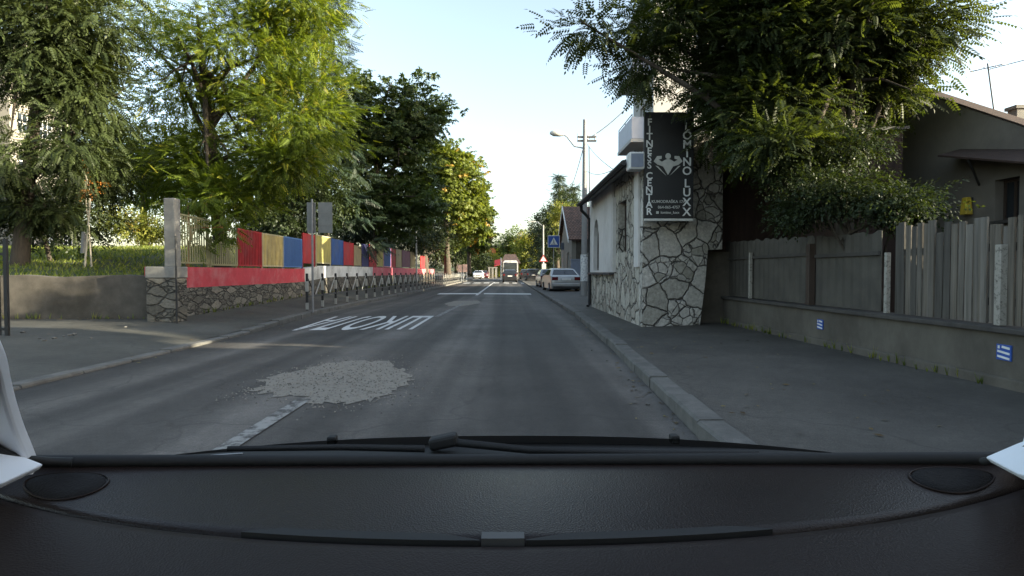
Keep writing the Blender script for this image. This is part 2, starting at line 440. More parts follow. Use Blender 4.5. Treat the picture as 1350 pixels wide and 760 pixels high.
M['chips'] = leafmat('chipping', (0.05, 0.046, 0.04), (0.24, 0.22, 0.19), None, 0.0)
L_SHADE = leafmat('leaf_chestnut_shaded', (0.028, 0.046, 0.014), (0.07, 0.1, 0.03), None, 0.32)  # chestnut leaf colour darkened for the crown standing in shade
M['bright_road'] = worn_paint('fresh_road_paint', (0.7, 0.69, 0.66), (0.15, 0.15, 0.15), 0.3)
for nm_, k_ in (('planks_dark', 0.6), ('planks_pale', 1.5)): M[nm_] = plain(nm_, mulc((0.115, 0.104, 0.088), k_), 0.9, var=0.5, scale=3.5, bmp=0.5, stretch=(1, 6, 0.25), stain=mulc((0.17, 0.155, 0.135), k_), stain_amt=0.5)
# ---------------------------------------------------------------- ground, road, pavements
KR = [(-30, 1.45), (4.5, 1.45), (9.7, 1.72), (17, 1.95), (34, 1.95), (60, 2.0), (200, 2.0)]
KL = [(-30, -5.1), (12, -5.2), (17, -5.55), (24, -5.6), (39, -5.35), (60, -5.3), (200, -5.3)]
RXW = 4.77
WL = -7.5                                                       # line of the left stone wall
def zwalk(Y): return interp([(0, 0.16), (12, 0.2), (22, 0.4), (34, 0.42), (60, 0.3), (200, 0.2)], Y)
def zwall(Y): return interp([(0, 1.37), (22, 1.37), (25, 1.52), (50, 1.55)], Y)
ST = [-30, -15, -5, 0, 3, 4.5, 6, 8, 9.7, 12, 14, 17, 20, 24, 28, 34, 39, 46, 60, 80, 110, 150, 200]
def ribbon(name, xs, mat, st=ST, kind='structure', smooth=False):
    """xs: list of (fx(Y), fz(Y)) across the strip"""
    mb = MB(); n = len(xs)
    for Y in st: mb.v += [(fx(Y), Y, fz(Y)) for fx, fz in xs]
    for i in range(len(st) - 1):
        for k in range(n - 1):
            mb.f.append((i * n + k, i * n + k + 1, (i + 1) * n + k + 1, (i + 1) * n + k)); mb.mi.append(0); mb.sm.append(False)
    o = mb.build(name, mat, smooth=smooth)
    return tag(o, kind=kind)
kr = lambda Y: interp(KR, Y)
kl = lambda Y: interp(KL, Y)
zc = lambda v: (lambda Y: v)
g = MB().add([(-900, -60, -0.08), (900, -60, -0.08), (900, 1500, -0.08), (-900, 1500, -0.08)], [(0, 1, 2, 3)]).build('ground', M['soil'])
tag(g, kind='structure')
ribbon('road', [((lambda Y, t=i / 12: lerp(kl(Y), kr(Y), t)), zc(0.03 * (1 - (i / 6 - 1) ** 2))) for i in range(13)], M['asphalt'], smooth=True)
def kerb(name, fx, side, h, w=0.2):
    mb = MB(); rnd = random.Random(4)
    Y = -6.0
    while Y < 150:
        L_ = 0.95 if Y < 60 else 6
        a, b = Y + 0.012, Y + L_ - 0.012
        j = rnd.uniform(-0.012, 0.012); hz = h(Y) + rnd.uniform(-0.012, 0.008)
        x0a, x0b = fx(a) + j, fx(b) + j
        ch = 0.02
        prof = [(0, -0.05), (0, hz - ch), (ch, hz), (w, hz), (w, -0.05)]
        ra = [(x0a + side * p, a, z) for p, z in prof]; rb = [(x0b + side * p, b, z) for p, z in prof]
        mb.loft([ra, rb], 0, False)
        Y += L_
    o = mb.build(name, M['kerb'])
    return tag(o, kind='structure')
hl = lambda Y: interp([(0, 0.035), (11, 0.05), (14, 0.13), (300, 0.13)], Y)
kerb('kerb', kr, 1, zc(0.125))
kerb('kerb', kl, -1, hl)
ribbon('sidewalk', [(lambda Y: kr(Y) + 0.2, zc(0.115)), (lambda Y: 5.2, zc(0.14)), (lambda Y: 30, zc(0.14))], M['walk'])
ribbon('sidewalk', [(lambda Y: -34, lambda Y: zwalk(Y) + 0.05), (lambda Y: -7.9, zwalk), (lambda Y: kl(Y) - 0.2, lambda Y: hl(Y) - 0.012)], M['walk_left'])
# raised school yard behind the stone wall and the retaining wall
def zlawn(x, Y):
    t = min(1, max(0, (-x - 8.5) / 5))
    far = 1.12 + 0.085 * (min(Y, 29) - 13.2)
    return lerp(1.1 + 0.004 * (Y - 13), far, t * t * (3 - 2 * t))
mb = MB(); xs = [-60, -40, -30, -24, -20, -17, -15, -13.5, -12, -11, -10, -9, -8.4, -7.9]; ys = [13.2, 15, 17, 19, 21, 23, 25, 27, 29, 32, 40, 60, 100, 170]
for Y in ys: mb.v += [(x, Y, zlawn(x, Y)) for x in xs]
n = len(xs)
for i in range(len(ys) - 1):
    for k in range(n - 1): mb.f.append((i * n + k, i * n + k + 1, (i + 1) * n + k + 1, (i + 1) * n + k)); mb.mi.append(0); mb.sm.append(True)
tag(mb.build('lawn', M['lawn']), kind='structure')
# grass on the lawn
rng = np.random.default_rng(3)
mb = MB(); N_ = 26000
gx = -8.2 - rng.random(N_) ** 0.8 * 17; gy = 13.3 + rng.random(N_) * 18
vs = []; tints = []
for i in range(N_):
    x, y = gx[i], gy[i]; z = zlawn(x, y); a = rng.random() * 6.28; h = 0.05 + 0.09 * rng.random(); w = 0.012 + 0.012 * rng.random()
    lx, ly = rng.normal(0, 0.05, 2)
    vs += [(x - w * math.cos(a), y - w * math.sin(a), z), (x + w * math.cos(a), y + w * math.sin(a), z), (x + lx, y + ly, z + h)]
    tints += [rng.random()] * 3
me = bpy.data.meshes.new('grass'); me.from_pydata(vs, [], [(3 * i, 3 * i + 1, 3 * i + 2) for i in range(N_)])
at = me.attributes.new('tint', 'FLOAT', 'POINT'); at.data.foreach_set('value', np.array(tints, dtype=np.float32))
me.materials.append(M['grass'])
go = bpy.data.objects.new('grass', me); COL.objects.link(go); tag(go, 'short green grass covering the raised lawn', 'grass', kind='stuff')

# ---------------------------------------------------------------- road markings and patches
def sheet_poly(name, pts, mat, z=0.012, jag=0.0, kind='structure', seed=1, roadz=True):
    rnd = random.Random(seed); P = []
    for a, b in zip(pts, pts[1:] + pts[:1]):
        a = Vector(a[:2]); b = Vector(b[:2]); k = max(1, int((b - a).length / 0.07)) if jag else 1
        for i in range(k):
            p = a.lerp(b, i / k)
            if jag: p = p + Vector((rnd.uniform(-jag, jag), rnd.uniform(-jag, jag) * 1.5))
            P.append(p)
    tris = tessellate_polygon([[Vector((p.x, p.y, 0)) for p in P]])
    mb = MB().add([(p.x, p.y, roadh(p.x, p.y) + z) for p in P], tris)
    return tag(mb.build(name, mat), kind=kind)
def roadh(x, Y):
    a, b = kl(Y), kr(Y); c = 0.5 * (a + b)
    return 0.03 * (1 - min(1, abs(x - c) / (0.5 * (b - a))) ** 2)
gp = lambda L_: [PZ(px, py) for px, py in L_]
sheet_poly('road_patch', gp([(325, 521), (352, 512), (346, 505), (372, 497), (400, 490), (432, 482), (470, 479), (508, 480), (522, 489), (543, 498), (538, 510), (520, 523), (500, 531), (450, 538), (408, 538), (396, 530), (350, 524)]), M['gravel'], 0.006, 0.075)
sheet_poly('road_patch', gp([(585, 402), (600, 398), (632, 397.5), (634, 401), (612, 405), (592, 405)]), M['gravel'], 0.008, 0.06, seed=2)
# loose chippings on the worn patch, fallen leaves and weeds along the walls
def scatter_stuff(name, label, pts, size, mat, seed, shape, tint=False):
    rnd = random.Random(seed); vs = []; fs = []; tn = []
    for (x, y, z) in pts:
        a = rnd.random() * 6.28; s = size * rnd.uniform(0.5, 1.4); b = len(vs); tv = rnd.random()
        ca, sa = math.cos(a) * s, math.sin(a) * s
        if shape == 'stone':
            vs += [(x + ca, y + sa, z), (x - sa, y + ca, z), (x - ca * .8, y - sa * .8, z), (x + sa, y - ca, z), (x + ca * .3, y + sa * .3, z + s * .8)]
            fs += [(b, b + 1, b + 4), (b + 1, b + 2, b + 4), (b + 2, b + 3, b + 4), (b + 3, b, b + 4)]; tn += [tv] * 5
        elif shape == 'leaf':
            vs += [(x + ca, y + sa, z + 0.004), (x - sa * .45, y + ca * .45, z + s * .25), (x - ca, y - sa, z + 0.006), (x + sa * .45, y - ca * .45, z + 0.003)]
            fs += [(b, b + 1, b + 2, b + 3)]; tn += [tv] * 4
        else:
            for q in range(6):
                b = len(vs); aa = rnd.random() * 6.28; h = s * rnd.uniform(1.2, 3); r_ = s * rnd.uniform(0.2, 1.1)
                vs += [(x + 0.006, y, z), (x - 0.006, y, z), (x + math.cos(aa) * r_, y + math.sin(aa) * r_, z + h)]; fs.append((b, b + 1, b + 2)); tn += [tv] * 3
    me = bpy.data.meshes.new(name); me.from_pydata(vs, [], fs)
    at = me.attributes.new('tint', 'FLOAT', 'POINT'); at.data.foreach_set('value', np.array(tn, dtype=np.float32))
    me.materials.append(mat); o = bpy.data.objects.new(name, me); COL.objects.link(o); return tag(o, label, name.replace('_', ' '), kind='stuff')
rnd = random.Random(8); pts = []
PO = [Vector(p[:2]) for p in gp([(325, 521), (352, 512), (372, 497), (400, 490), (432, 482), (470, 479), (508, 480), (522, 489), (543, 498), (538, 510), (520, 523), (500, 531), (450, 538), (408, 538), (350, 524)])]
ctr = sum(PO, Vector((0, 0))) / len(PO)
for i in range(1400):
    k_ = rnd.randrange(len(PO)); e_ = PO[k_].lerp(PO[(k_ + 1) % len(PO)], rnd.random()); q = ctr.lerp(e_, min(1.12, rnd.random() ** 0.55 + rnd.gauss(0, 0.05)))
    pts.append((q.x, q.y, roadh(q.x, q.y) + 0.006))
for i in range(420):
    k_ = rnd.randrange(len(PO)); q = ctr.lerp(PO[k_].lerp(PO[(k_ + 1) % len(PO)], rnd.random()), 1.0 + abs(rnd.gauss(0, 0.22)))
    pts.append((q.x, q.y, roadh(q.x, q.y) + 0.002))
scatter_stuff('gravel', 'loose chippings lying on the worn patch in the road', pts, 0.0105, M['chips'], 2, 'stone')
pts = []
for i in range(900):
    Y = rnd.uniform(4, 45)
    if rnd.random() < 0.5: x = kr(Y) - abs(rnd.gauss(0, 0.16)) - 0.01; z = roadh(x, Y) + 0.002
    else: x = kr(Y) + 0.25 + abs(rnd.gauss(0, 0.9)); z = 0.12 + 0.008
    if x > 4.7 or (x > 2.6 and Y > 12): continue
    pts.append((x, Y, z))
for i in range(700):
    Y = rnd.uniform(8, 45); x = -7.4 + abs(rnd.gauss(0, 0.35)) if rnd.random() < 0.6 else kl(Y) + rnd.gauss(0, 0.3)
    if Y < 12.9 and x < -5.6: x -= rnd.random() * 6
    t_ = (x + 7.9) / (kl(Y) + 7.7); z = lerp(zwalk(Y), hl(Y) - 0.012, min(1, max(0, t_))) if x < kl(Y) - 0.2 else (hl(Y) if x < kl(Y) else roadh(x, Y)); pts.append((x, Y, z + 0.012))
for i in range(200): pts.append((-8 - rnd.random() * 8, 12.95 - abs(rnd.gauss(0, 0.25)), zwalk(13) + 0.03))
scatter_stuff('fallen_leaves', 'dry fallen leaves scattered along the kerbs and wall feet', pts, 0.03, M['litter'], 3, 'leaf')
pts = [(RXW - abs(rnd.gauss(0, 0.05)), rnd.uniform(4.5, 13), 0.135) for i in range(70)] + [(-7.43 + abs(rnd.gauss(0, 0.05)), Y_, zwalk(Y_) - 0.02) for Y_ in [rnd.uniform(13, 40) for i in range(120)]] + [(-7.7 - rnd.random() * 9, 12.97 - abs(rnd.gauss(0, 0.04)), zwalk(13) + 0.01) for i in range(70)]
scatter_stuff('weeds', 'small weeds growing along the foot of the walls', pts, 0.045, M['grass'], 4, 'weed')
def band(name, a, b, w, mat, z=0.009):
    a, b = Vector(a[:2]), Vector(b[:2]); d = (b - a).normalized(); nrm = Vector((-d.y, d.x)) * w / 2
    k = max(1, int((b - a).length / 2)); mb = MB()
    for i in range(k + 1):
        p = a.lerp(b, i / k)
        for q in (p + nrm, p - nrm): mb.v.append((q.x, q.y, roadh(q.x, q.y) + z))
    for i in range(k): mb.f.append((2 * i, 2 * i + 1, 2 * i + 3, 2 * i + 2)); mb.mi.append(0); mb.sm.append(False)
    return tag(mb.build(name, mat), kind='structure')
band('centre_line', PZ(270, 616), PZ(402, 531), 0.14, M['faded_road'])
band('centre_line', PZ(628, 390.5), PZ(652, 372.5), 0.14, M['white_road'])
band('centre_line', PZ(575, 420), PZ(612, 401), 0.13, M['faded_road'])
for px0, px1 in ((578, 633), (638, 700)):
    a, b = PZ(px0, 388.3), PZ(px1, 388.3); b.y = a.y
    band('stop_line', a, b, 1.5, M['bright_road'])
for px0, px1 in ((611, 620), (624, 633.5), (638, 645), (651, 658), (664, 671), (675.5, 681.5), (687, 693)):
    a, b = PZ(px0, 373.7), PZ(px1, 373.7); b.y = a.y
    band('crossing_stripe', a, b, 3.4, M['bright_road'])
for px0, px1 in ((622, 645), (650, 672)):
    a, b = PZ(px0, 369.3), PZ(px1, 369.3); b.y = a.y
    band('stop_line', a, b, 2.4, M['bright_road'])
# the word painted for oncoming traffic, upside down from here
x0, x1, y0, y1 = -4.72, -1.98, 12.45, 16.4
tm = text_mesh('ШКОЛА', 1.0, lambda u, v, w: (u, v, w), 0.0, 0.012)
us = [p[0] for p in tm.v]; vs_ = [p[1] for p in tm.v]
mnu, mxu, mnv, mxv = min(us), max(us), min(vs_), max(vs_)
tm.v = [(lerp(x1, x0, (u - mnu) / (mxu - mnu)), lerp(y1, y0, (v - mnv) / (mxv - mnv)), 0) for u, v, w in tm.v]
tm.v = [(x, y, roadh(x, y) + 0.010) for x, y, z in tm.v]
tag(tm.build('road_lettering', M['white_road']), kind='structure')
# loose stones on the road edge and the driveway
def pebble(name, c, s, label, seed):
    rnd = random.Random(seed); bm = bmesh.new()
    bmesh.ops.create_icosphere(bm, subdivisions=1, radius=s)
    for v in bm.verts: v.co = Vector((v.co.x * rnd.uniform(0.8, 1.3), v.co.y * rnd.uniform(0.8, 1.2), v.co.z * 0.55 * rnd.uniform(0.8, 1.1)))
    me = bpy.data.meshes.new(name); bm.to_mesh(me); bm.free(); me.materials.append(M['kerb'])
    o = bpy.data.objects.new(name, me); COL.objects.link(o); o.location = c
    tag(o, label, 'stone', 'loose stones on the ground')
for i, (px, py) in enumerate(((52, 450), (58, 452), (71, 449), (84, 447), (92, 445), (97, 444), (120, 449), (165, 434), (30, 441))):
    p = PZ(px, py, 0.17); pebble('loose_stone', (p.x, p.y, 0.2 + 0.01), 0.025 + 0.012 * (i % 3), 'small pale loose stone on the dusty driveway by the retaining wall', i)
for i, (px, py) in enumerate(((780, 463), (800, 477), (818, 490), (829, 502), (835, 505), (838, 515), (855, 535))):
    p = PZ(px, py, 0.0); pebble('loose_stone', (p.x, p.y, 0.014), 0.018, 'small dark stone on the road beside the kerb', 20 + i)

# ---------------------------------------------------------------- left: retaining wall, stone wall, gate post, fence panels
mb = MB(); k = 14
for i in range(k + 1):
    x = lerp(-18, -7.6, i / k)
    mb.v += [(x, 13.0, 0.1), (x, 13.03, 1.16 + 0.03 * math.sin(i * 2.1)), (x, 13.25, 1.17 + 0.03 * math.sin(i * 2.1)), (x, 13.25, 0.1)]
for i in range(k):
    for j in range(3): mb.f.append((4 * i + j, 4 * i + 4 + j, 4 * i + 5 + j, 4 * i + 1 + j)); mb.mi.append(0); mb.sm.append(False)
o = mb.build('retaining_wall', M['old_concrete']); tag(o, 'brown stained retaining wall holding up the lawn beside the driveway', 'wall')

def stone_wall(name, label, y0, y1, band_mat, th=0.45):
    t = thing(name, label, 'wall', (WL, y0, zwalk(y0)))
    n = max(2, int((y1 - y0) / 1.2)); a = MB(); b = MB()
    rings = []; rb = []
    rnd = random.Random(int(y0 * 7))
    for i in range(n + 1):
        Y = lerp(y0, y1, i / n); zb = zwalk(Y) - 0.15; zm = zwall(Y) - 0.49; zt = zwall(Y)
        e = rnd.uniform(-0.02, 0.03)
        rings.append([(WL + 0.04 + e, Y, zb), (WL + 0.02 + e, Y, zm), (WL - th, Y, zm), (WL - th, Y, zb)])
        rb.append([(WL - 0.02, Y, zm + 0.001), (WL - 0.02, Y, zt), (WL - th, Y, zt), (WL - th, Y, zm + 0.001)])
    a.loft(rings, 0, False); b.loft(rb, 0, False)
    a.build('stonework', M['rubble'], t); b.build('painted_band', band_mat, t)
    return t
stone_wall('stone_wall', 'low rubble stone wall with a solid red painted band under the school fence', 13.1, 22.2, M['red_band'])
stone_wall('stone_wall', 'low stone wall with a white painted band behind the first railings', 22.22, 33.5, M['white_band'])
stone_wall('stone_wall', 'far stone wall with a pink painted band behind the railings', 33.52, 62, M['pink_band'])
t = thing('gate_post', 'tall grey concrete gate post standing on the stone pier', 'gate post', (-7.25, 12.95, 0.2))
MB().box((-7.36, 12.92, 0.62), (0.62, 0.5, 1.0)).build('pier', M['rubble'], t, 0.03)
MB().box((-7.36, 12.92, 1.245), (0.64, 0.52, 0.245)).build('pier_cap', M['concrete'], t, 0.02)
MB().box((-7.27, 13.0, 2.11), (0.24, 0.24, 1.48)).build('post', M['concrete'], t, 0.02)
MB().tube([(-6.98, 12.6, 0.15), (-6.98, 12.6, 2.02)], 0.022, 8).build('thin_pole', M['black']).__setitem__('label', 'thin black metal pole in front of the stone pier')
bpy.data.objects['thin_pole']['category'] = 'pole'
# iron gate at the left edge
t = thing('iron_gate', 'dark iron gate of upright bars at the end of the driveway', 'gate', (-8.9, 9.9, 0.15))
for x in (-8.29, -10.3): MB().box((x, 9.9, 0.95), (0.055, 0.05, 1.7)).build('gate_post', M['black'], t)
for z in (0.3, 1.55): MB().box((-9.3, 9.9, z), (1.95, 0.03, 0.04)).build('rail', M['black'], t)
mb = MB()
for i in range(14): mb.tube([(-8.4 - i * 0.135, 9.9, 0.2), (-8.4 - i * 0.135, 9.9, 1.72)], 0.012, 6)
mb.build('bars', M['black'], t)

def fence_panel(label, y0, y1, zb, zt, mat, style, frame=None, zt2=None):
    zt2 = zt if zt2 is None else zt2
    t = thing('fence_panel', label, 'fence panel', (WL - 0.12, y0, zb), 'painted metal panels of the school fence')
    x = WL - 0.12; fr = MB(); r = 0.045
    fm = frame or mat
    for (ya, yb, za, zb_, zc_, zd) in ((y0, y0 + r, zb, zb, zt, zt), (y1 - r, y1, zb, zb, zt2, zt2)):
        fr.box((x, (ya + yb) / 2, (za + zc_) / 2), (0.05, r, zc_ - za))
    L_ = y1 - y0 - 2 * r
    fr.box((x, (y0 + y1) / 2, zb + r / 2 + 0.001), (0.046, L_ - 0.002, r))
    ang = math.atan2(zt2 - zt, L_)
    fr.box((x, (y0 + y1) / 2, (zt + zt2) / 2 - r / 2 - 0.001), (0.046, L_ - 0.002, r), rot=Matrix.Rotation(ang, 3, 'X'))
    for yy in (y0 + 0.03, y1 - 0.03): fr.box((x - 0.005, yy, zb - 0.12), (0.035, 0.035, 0.24))
    fr.build('frame', fm, t)
    if 's' in style:
        b = MB()
        ya, yb = y0 + r + 0.002, y1 - r - 0.002
        for s in (0, 1): b.v += [(x - 0.006 + 0.012 * s, ya, zb + r), (x - 0.006 + 0.012 * s, yb, zb + r), (x - 0.006 + 0.012 * s, yb, zt2 - r), (x - 0.006 + 0.012 * s, ya, zt - r)]
        for f in ((0, 1, 2, 3), (7, 6, 5, 4), (0, 4, 5, 1), (1, 5, 6, 2), (2, 6, 7, 3), (3, 7, 4, 0)): b.f.append(f); b.mi.append(0); b.sm.append(False)
        b.build('sheet', mat, t)
    if 'b' in style:
        b = MB(); n = max(6, int(L_ / 0.105))
        for i in range(n):
            y = y0 + r + L_ * (i + 0.5) / n
            z1 = lerp(zt, zt2, (i + 0.5) / n) - r - 0.002
            b.box((x + (0.016 if 's' in style else 0), y, (zb + r + z1) / 2), (0.014, 0.045, z1 - zb - r - 0.004))
        b.build('bars', mat if 's' not in style else frame or mat, t)
    return t
fy = lambda px: (lambda d: d.y * (WL / d.x))(ray(px, 340))
S = 'school fence'
fence_panel('unpainted pale steel bar panel next to the concrete gate post', fy(241), fy(281), 1.45, 2.62, M['steel'], 'b', zt2=2.6)
fence_panel('dark bar panel half hidden behind hanging leaves', fy(283), fy(318), 1.42, 2.1, M['steel'], 'b', zt2=2.0)
fence_panel('dark red panel of bars and sheet left of the yellow bars', fy(319), fy(349.5), 1.42, 2.5, M['red'], 'sb', zt2=2.48)
fence_panel('bright yellow bar panel between the red and blue panels', fy(350), fy(377.5), 1.42, 2.48, M['yellow'], 'sb', M['cream'])
fence_panel('blue panel with pale upright bars right of the yellow bars', fy(378), fy(402), 1.42, 2.48, M['blue'], 'sb', M['midblue'])
fence_panel('plain red sheet panel behind the road sign pole', fy(403), fy(419), 1.58, 2.72, M['red'], 's')
fence_panel('yellow sheet panel with pale frame right of the sign pole', fy(420.5), fy(439.5), 1.6, 2.76, M['olive'], 's', M['cream'])
fence_panel('wide blue sheet panel above the white painted band', fy(440.5), fy(455.5), 1.58, 2.72, M['blue'], 's')
fence_panel('red sheet panel touching the wide blue one', fy(456), fy(469), 1.58, 2.68, M['red'], 's')
fence_panel('small tan panel under the dark overhanging leaves', fy(469.5), fy(479), 1.58, 2.6, M['tan'], 's')
fence_panel('dark blue panel in the shade left of a red one', fy(480), fy(488.5), 1.55, 2.75, M['dkblue'], 's')
fence_panel('narrow dark red panel left of the small yellow framed one', fy(489), fy(498.5), 1.55, 2.8, M['red'], 's')
fence_panel('small yellow panel with cream frame beside the pink frame', fy(499.5), fy(507.5), 1.58, 2.9, M['olive'], 's', M['cream'])
fence_panel('blue panel inside a bright pink and white frame', fy(508), fy(517.5), 1.58, 2.85, M['blue'], 's', M['pink'])
fence_panel('dark red panel right of the pink framed panel', fy(518), fy(523.5), 1.58, 2.85, M['red'], 's')
fence_panel('tan panel between dark red and purple panels', fy(524), fy(531.5), 1.6, 2.86, M['tan'], 's')
fence_panel('wide dark purple panel near the slim lamp post', fy(532), fy(542.5), 1.6, 2.86, M['purple'], 's')
fence_panel('last tan panel of the coloured fence before the lamp post', fy(543), fy(548.5), 1.6, 2.86, M['tan'], 's')
fence_panel('far red panel behind the thick dark trunk', fy(556), fy(566), 1.6, 2.7, M['red'], 's')

# ---------------------------------------------------------------- pedestrian railings along the left kerb
def railing_proto():
    t = thing('guard_railing', 'black and white banded guard railing section along the left kerb', 'railing', (0, 0, 0), 'guard railings along the left kerb')
    p = MB(); p.box((0, 0, 0.55), (0.065, 0.065, 1.1)); p.build('post', M['black'], t, 0.01)
    w = MB(); w.box((0, 0, 0.72), (0.071, 0.071, 0.3)).build('white_band', M['railwhite'], t)
    MB().box((0, 0, 0.14), (0.07, 0.07, 0.2)).build('white_band', M['railwhite'], t)
    MB().box((0, 0.75, 0.42), (0.05, 1.4, 0.05)).build('rail', M['dgrey'], t)
    MB().tube([(0, 0.06, 0.98), (0, 0.72, 0.46)], 0.017, 6).build('brace', M['black'], t)
    MB().tube([(0, 0.8, 0.46), (0, 1.42, 0.98)], 0.017, 6).build('brace', M['railwhite'], t)
    return t
proto = railing_proto(); first = True
Y = 17.4
while Y < 84:
    o = proto if first else copy_tree(proto); first = False
    xa, xb = kl(Y) - 0.28, kl(Y + 1.5) - 0.28
    o.location = (xa, Y, hl(Y) - 0.02); o.rotation_euler = (0, 0, -math.atan2(xb - xa, 1.5))
    Y += 1.5
# double sign seen from behind
t = thing('road_sign', 'pair of grey road sign plates seen from behind on one pole', 'road sign', (-5.5, 16.9, 0.1))
MB().tube([(-5.5, 16.9, 0.1), (-5.5, 16.9, 3.32)], 0.03, 10).build('pole', M['grey'], t)
for xa, xb in ((PY(404.5, 290, 16.95).x, PY(416, 290, 16.95).x), (PY(419.5, 290, 16.95).x, PY(438, 290, 16.95).x)):
    c = MB().box(((xa + xb) / 2, 16.96, 2.8), (xb - xa, 0.02, 0.87)).build('plate', M['signback'], t, 0.004)
    MB().box(((xa + xb) / 2, 16.945, 2.95), (xb - xa - 0.03, 0.012, 0.04)).build('bracket', M['signback'], c)
    MB().box(((xa + xb) / 2, 16.945, 2.6), (xb - xa - 0.03, 0.012, 0.04)).build('bracket', M['signback'], c)
# lamp posts behind the fence
for px, Yp, top, lab in ((549, 48, 295, 'slim grey lamp post behind the end of the coloured fence'), (563, 62, 326, 'shorter grey post behind the far railings')):
    b = PY(px, 350, Yp); tp = PY(px, top, Yp)
    t = thing('lamp_post', lab, 'lamp post', (b.x, Yp, 0.3))
    MB().tube([(b.x, Yp, 0.3), (b.x, Yp, tp.z)], [0.08, 0.05], 8).build('pole', M['galv'], t)
    MB().box((b.x + 0.25, Yp, tp.z), (0.7, 0.2, 0.12)).build('lamp_head', M['white'], t, 0.03)
# pink and white boards at the end of the railings
for k_, (pa, pb, lab) in enumerate(((603.5, 609, 'pink and white notice board at the end of the railings'), (610, 616, 'larger pink notice board on white legs past the railings'))):
    a, b = PY(pa, 350, 74), PY(pb, 350, 74); top = PY(pa, 349.5 - 0.8 * k_, 74).z; bot = PY(pa, 359, 74).z
    t = thing('notice_board', lab, 'board', ((a.x + b.x) / 2, 74, 0))
    MB().box(((a.x + b.x) / 2, 74, (top + bot) / 2), (b.x - a.x, 0.05, top - bot)).build('panel', M['board'], t)
    for xx in (a.x + 0.06, b.x - 0.06): MB().box((xx, 74.05, bot / 2 + 0.05), (0.07, 0.05, bot + 0.1)).build('leg', M['white'], t)
# slim stake and tree guard on the lawn
t = thing('tree_stake', 'pale leaning wooden stake standing on the lawn', 'stake', (PY(111, 354, 17).x, 17, 1.3))
MB().tube([PY(111.5, 355, 17), PY(119, 262, 17)], [0.03, 0.022], 7).build('stake', M['pale_bark'], t)
MB().tube([PY(109, 334, 17.1), PY(110.5, 306, 17.1)], 0.06, 8).build('guard', M['grey'], t)
# ---------------------------------------------------------------- buildings
def rect(u0, v0, u1, v1): return [(u0, v0), (u1, v0), (u1, v1), (u0, v1)]
def arch(u0, v0, u1, v1, n=8):
    r = (u1 - u0) / 2; c = (u0 + u1) / 2; h = r * 1.5
    return [(u0, v0), (u1, v0)] + [(c + r * math.cos(a), v1 - h + h * math.sin(a)) for a in [PI * i / n for i in range(n + 1)]]
def window(parent, u0, v0, u1, v1, fn, inset=0.1, frame=None, nx=1, ny=1, bars=None, name='window', fw=0.06):
    """frame and pane set back inside an opening; fn(u, v, w), w into the wall"""
    fm = frame or M['white']
    g_ = 0.004
    mb = MB(); holes = []
    iu, iv = (u1 - u0 - fw * (nx + 1)) / nx, (v1 - v0 - fw * (ny + 1)) / ny
    for i in range(nx):
        for j in range(ny):
            a, b = u0 + fw + i * (iu + fw), v0 + fw + j * (iv + fw)
            holes.append(rect(a, b, a + iu, b + iv)[::-1])
    mb.plate(rect(u0 + g_, v0 + g_, u1 - g_, v1 - g_), holes, lambda u, v, w: fn(u, v, inset + w), 0.05)
    f = mb.build(name, fm, parent)
    MB().plate(rect(u0 + fw * .5, v0 + fw * .5, u1 - fw * .5, v1 - fw * .5), [], lambda u, v, w: fn(u, v, inset + 0.02 + w), 0.008).build('pane', M['window'], f)
    return f

# --- the stone faced fitness building: street side along X = FX, front at Y = FY
FX, FY = 2.8, 12.1
b = thing('stone_building', 'low building clad in crazy flagstones with eaves over the pavement', 'building', (FX, FY, 0.12))
fs = lambda u, v, w: (FX + w, u, v)                  # street side: u = Y
zt = 3.72
wA = (17.45, 1.3, 18.5, 2.86); wB = (13.75, 1.72, 14.75, 2.95)
MB().plate([(FY + 0.3, 0.05), (19.35, 0.05), (19.35, 1.24), (15.35, 1.24), (15.35, zt), (FY + 0.3, zt)], [rect(*wB)[::-1]], fs, 0.3).build('street_wall', M['slab_small'], b)
MB().plate([(15.353, 1.243), (19.35, 1.243), (19.35, zt), (15.353, zt)], [arch(*wA)[::-1]], lambda u, v, w: (FX - 0.06 + w, u, v), 0.36).build('plaster_wall', M['plaster'], b)
MB().box((FX - 0.05, 17.35, 1.21), (0.16, 4.05, 0.06)).build('sill', M['fascia'], b)
f = MB().plate(arch(wA[0] + 0.01, wA[1] + 0.01, wA[2] - 0.01, wA[3] - 0.01), [arch(wA[0] + 0.08, wA[1] + 0.08, wA[2] - 0.08, wA[3] - 0.1)[::-1]], lambda u, v, w: (FX + 0.06 + w, u, v), 0.05).build('window', M['brown'], b)
MB().plate(arch(wA[0] + 0.04, wA[1] + 0.04, wA[2] - 0.04, wA[3] - 0.05), [], lambda u, v, w: (FX + 0.08 + w, u, v), 0.01).build('pane', M['window'], f)
window(b, *wB, fs, 0.16, M['brown'], 1, 1)
mb = MB().box((FX - 0.035, 15.1, 2.2), (0.1, 0.12, 1.9)); mb.build('corner_trim', M['plaster'], b)
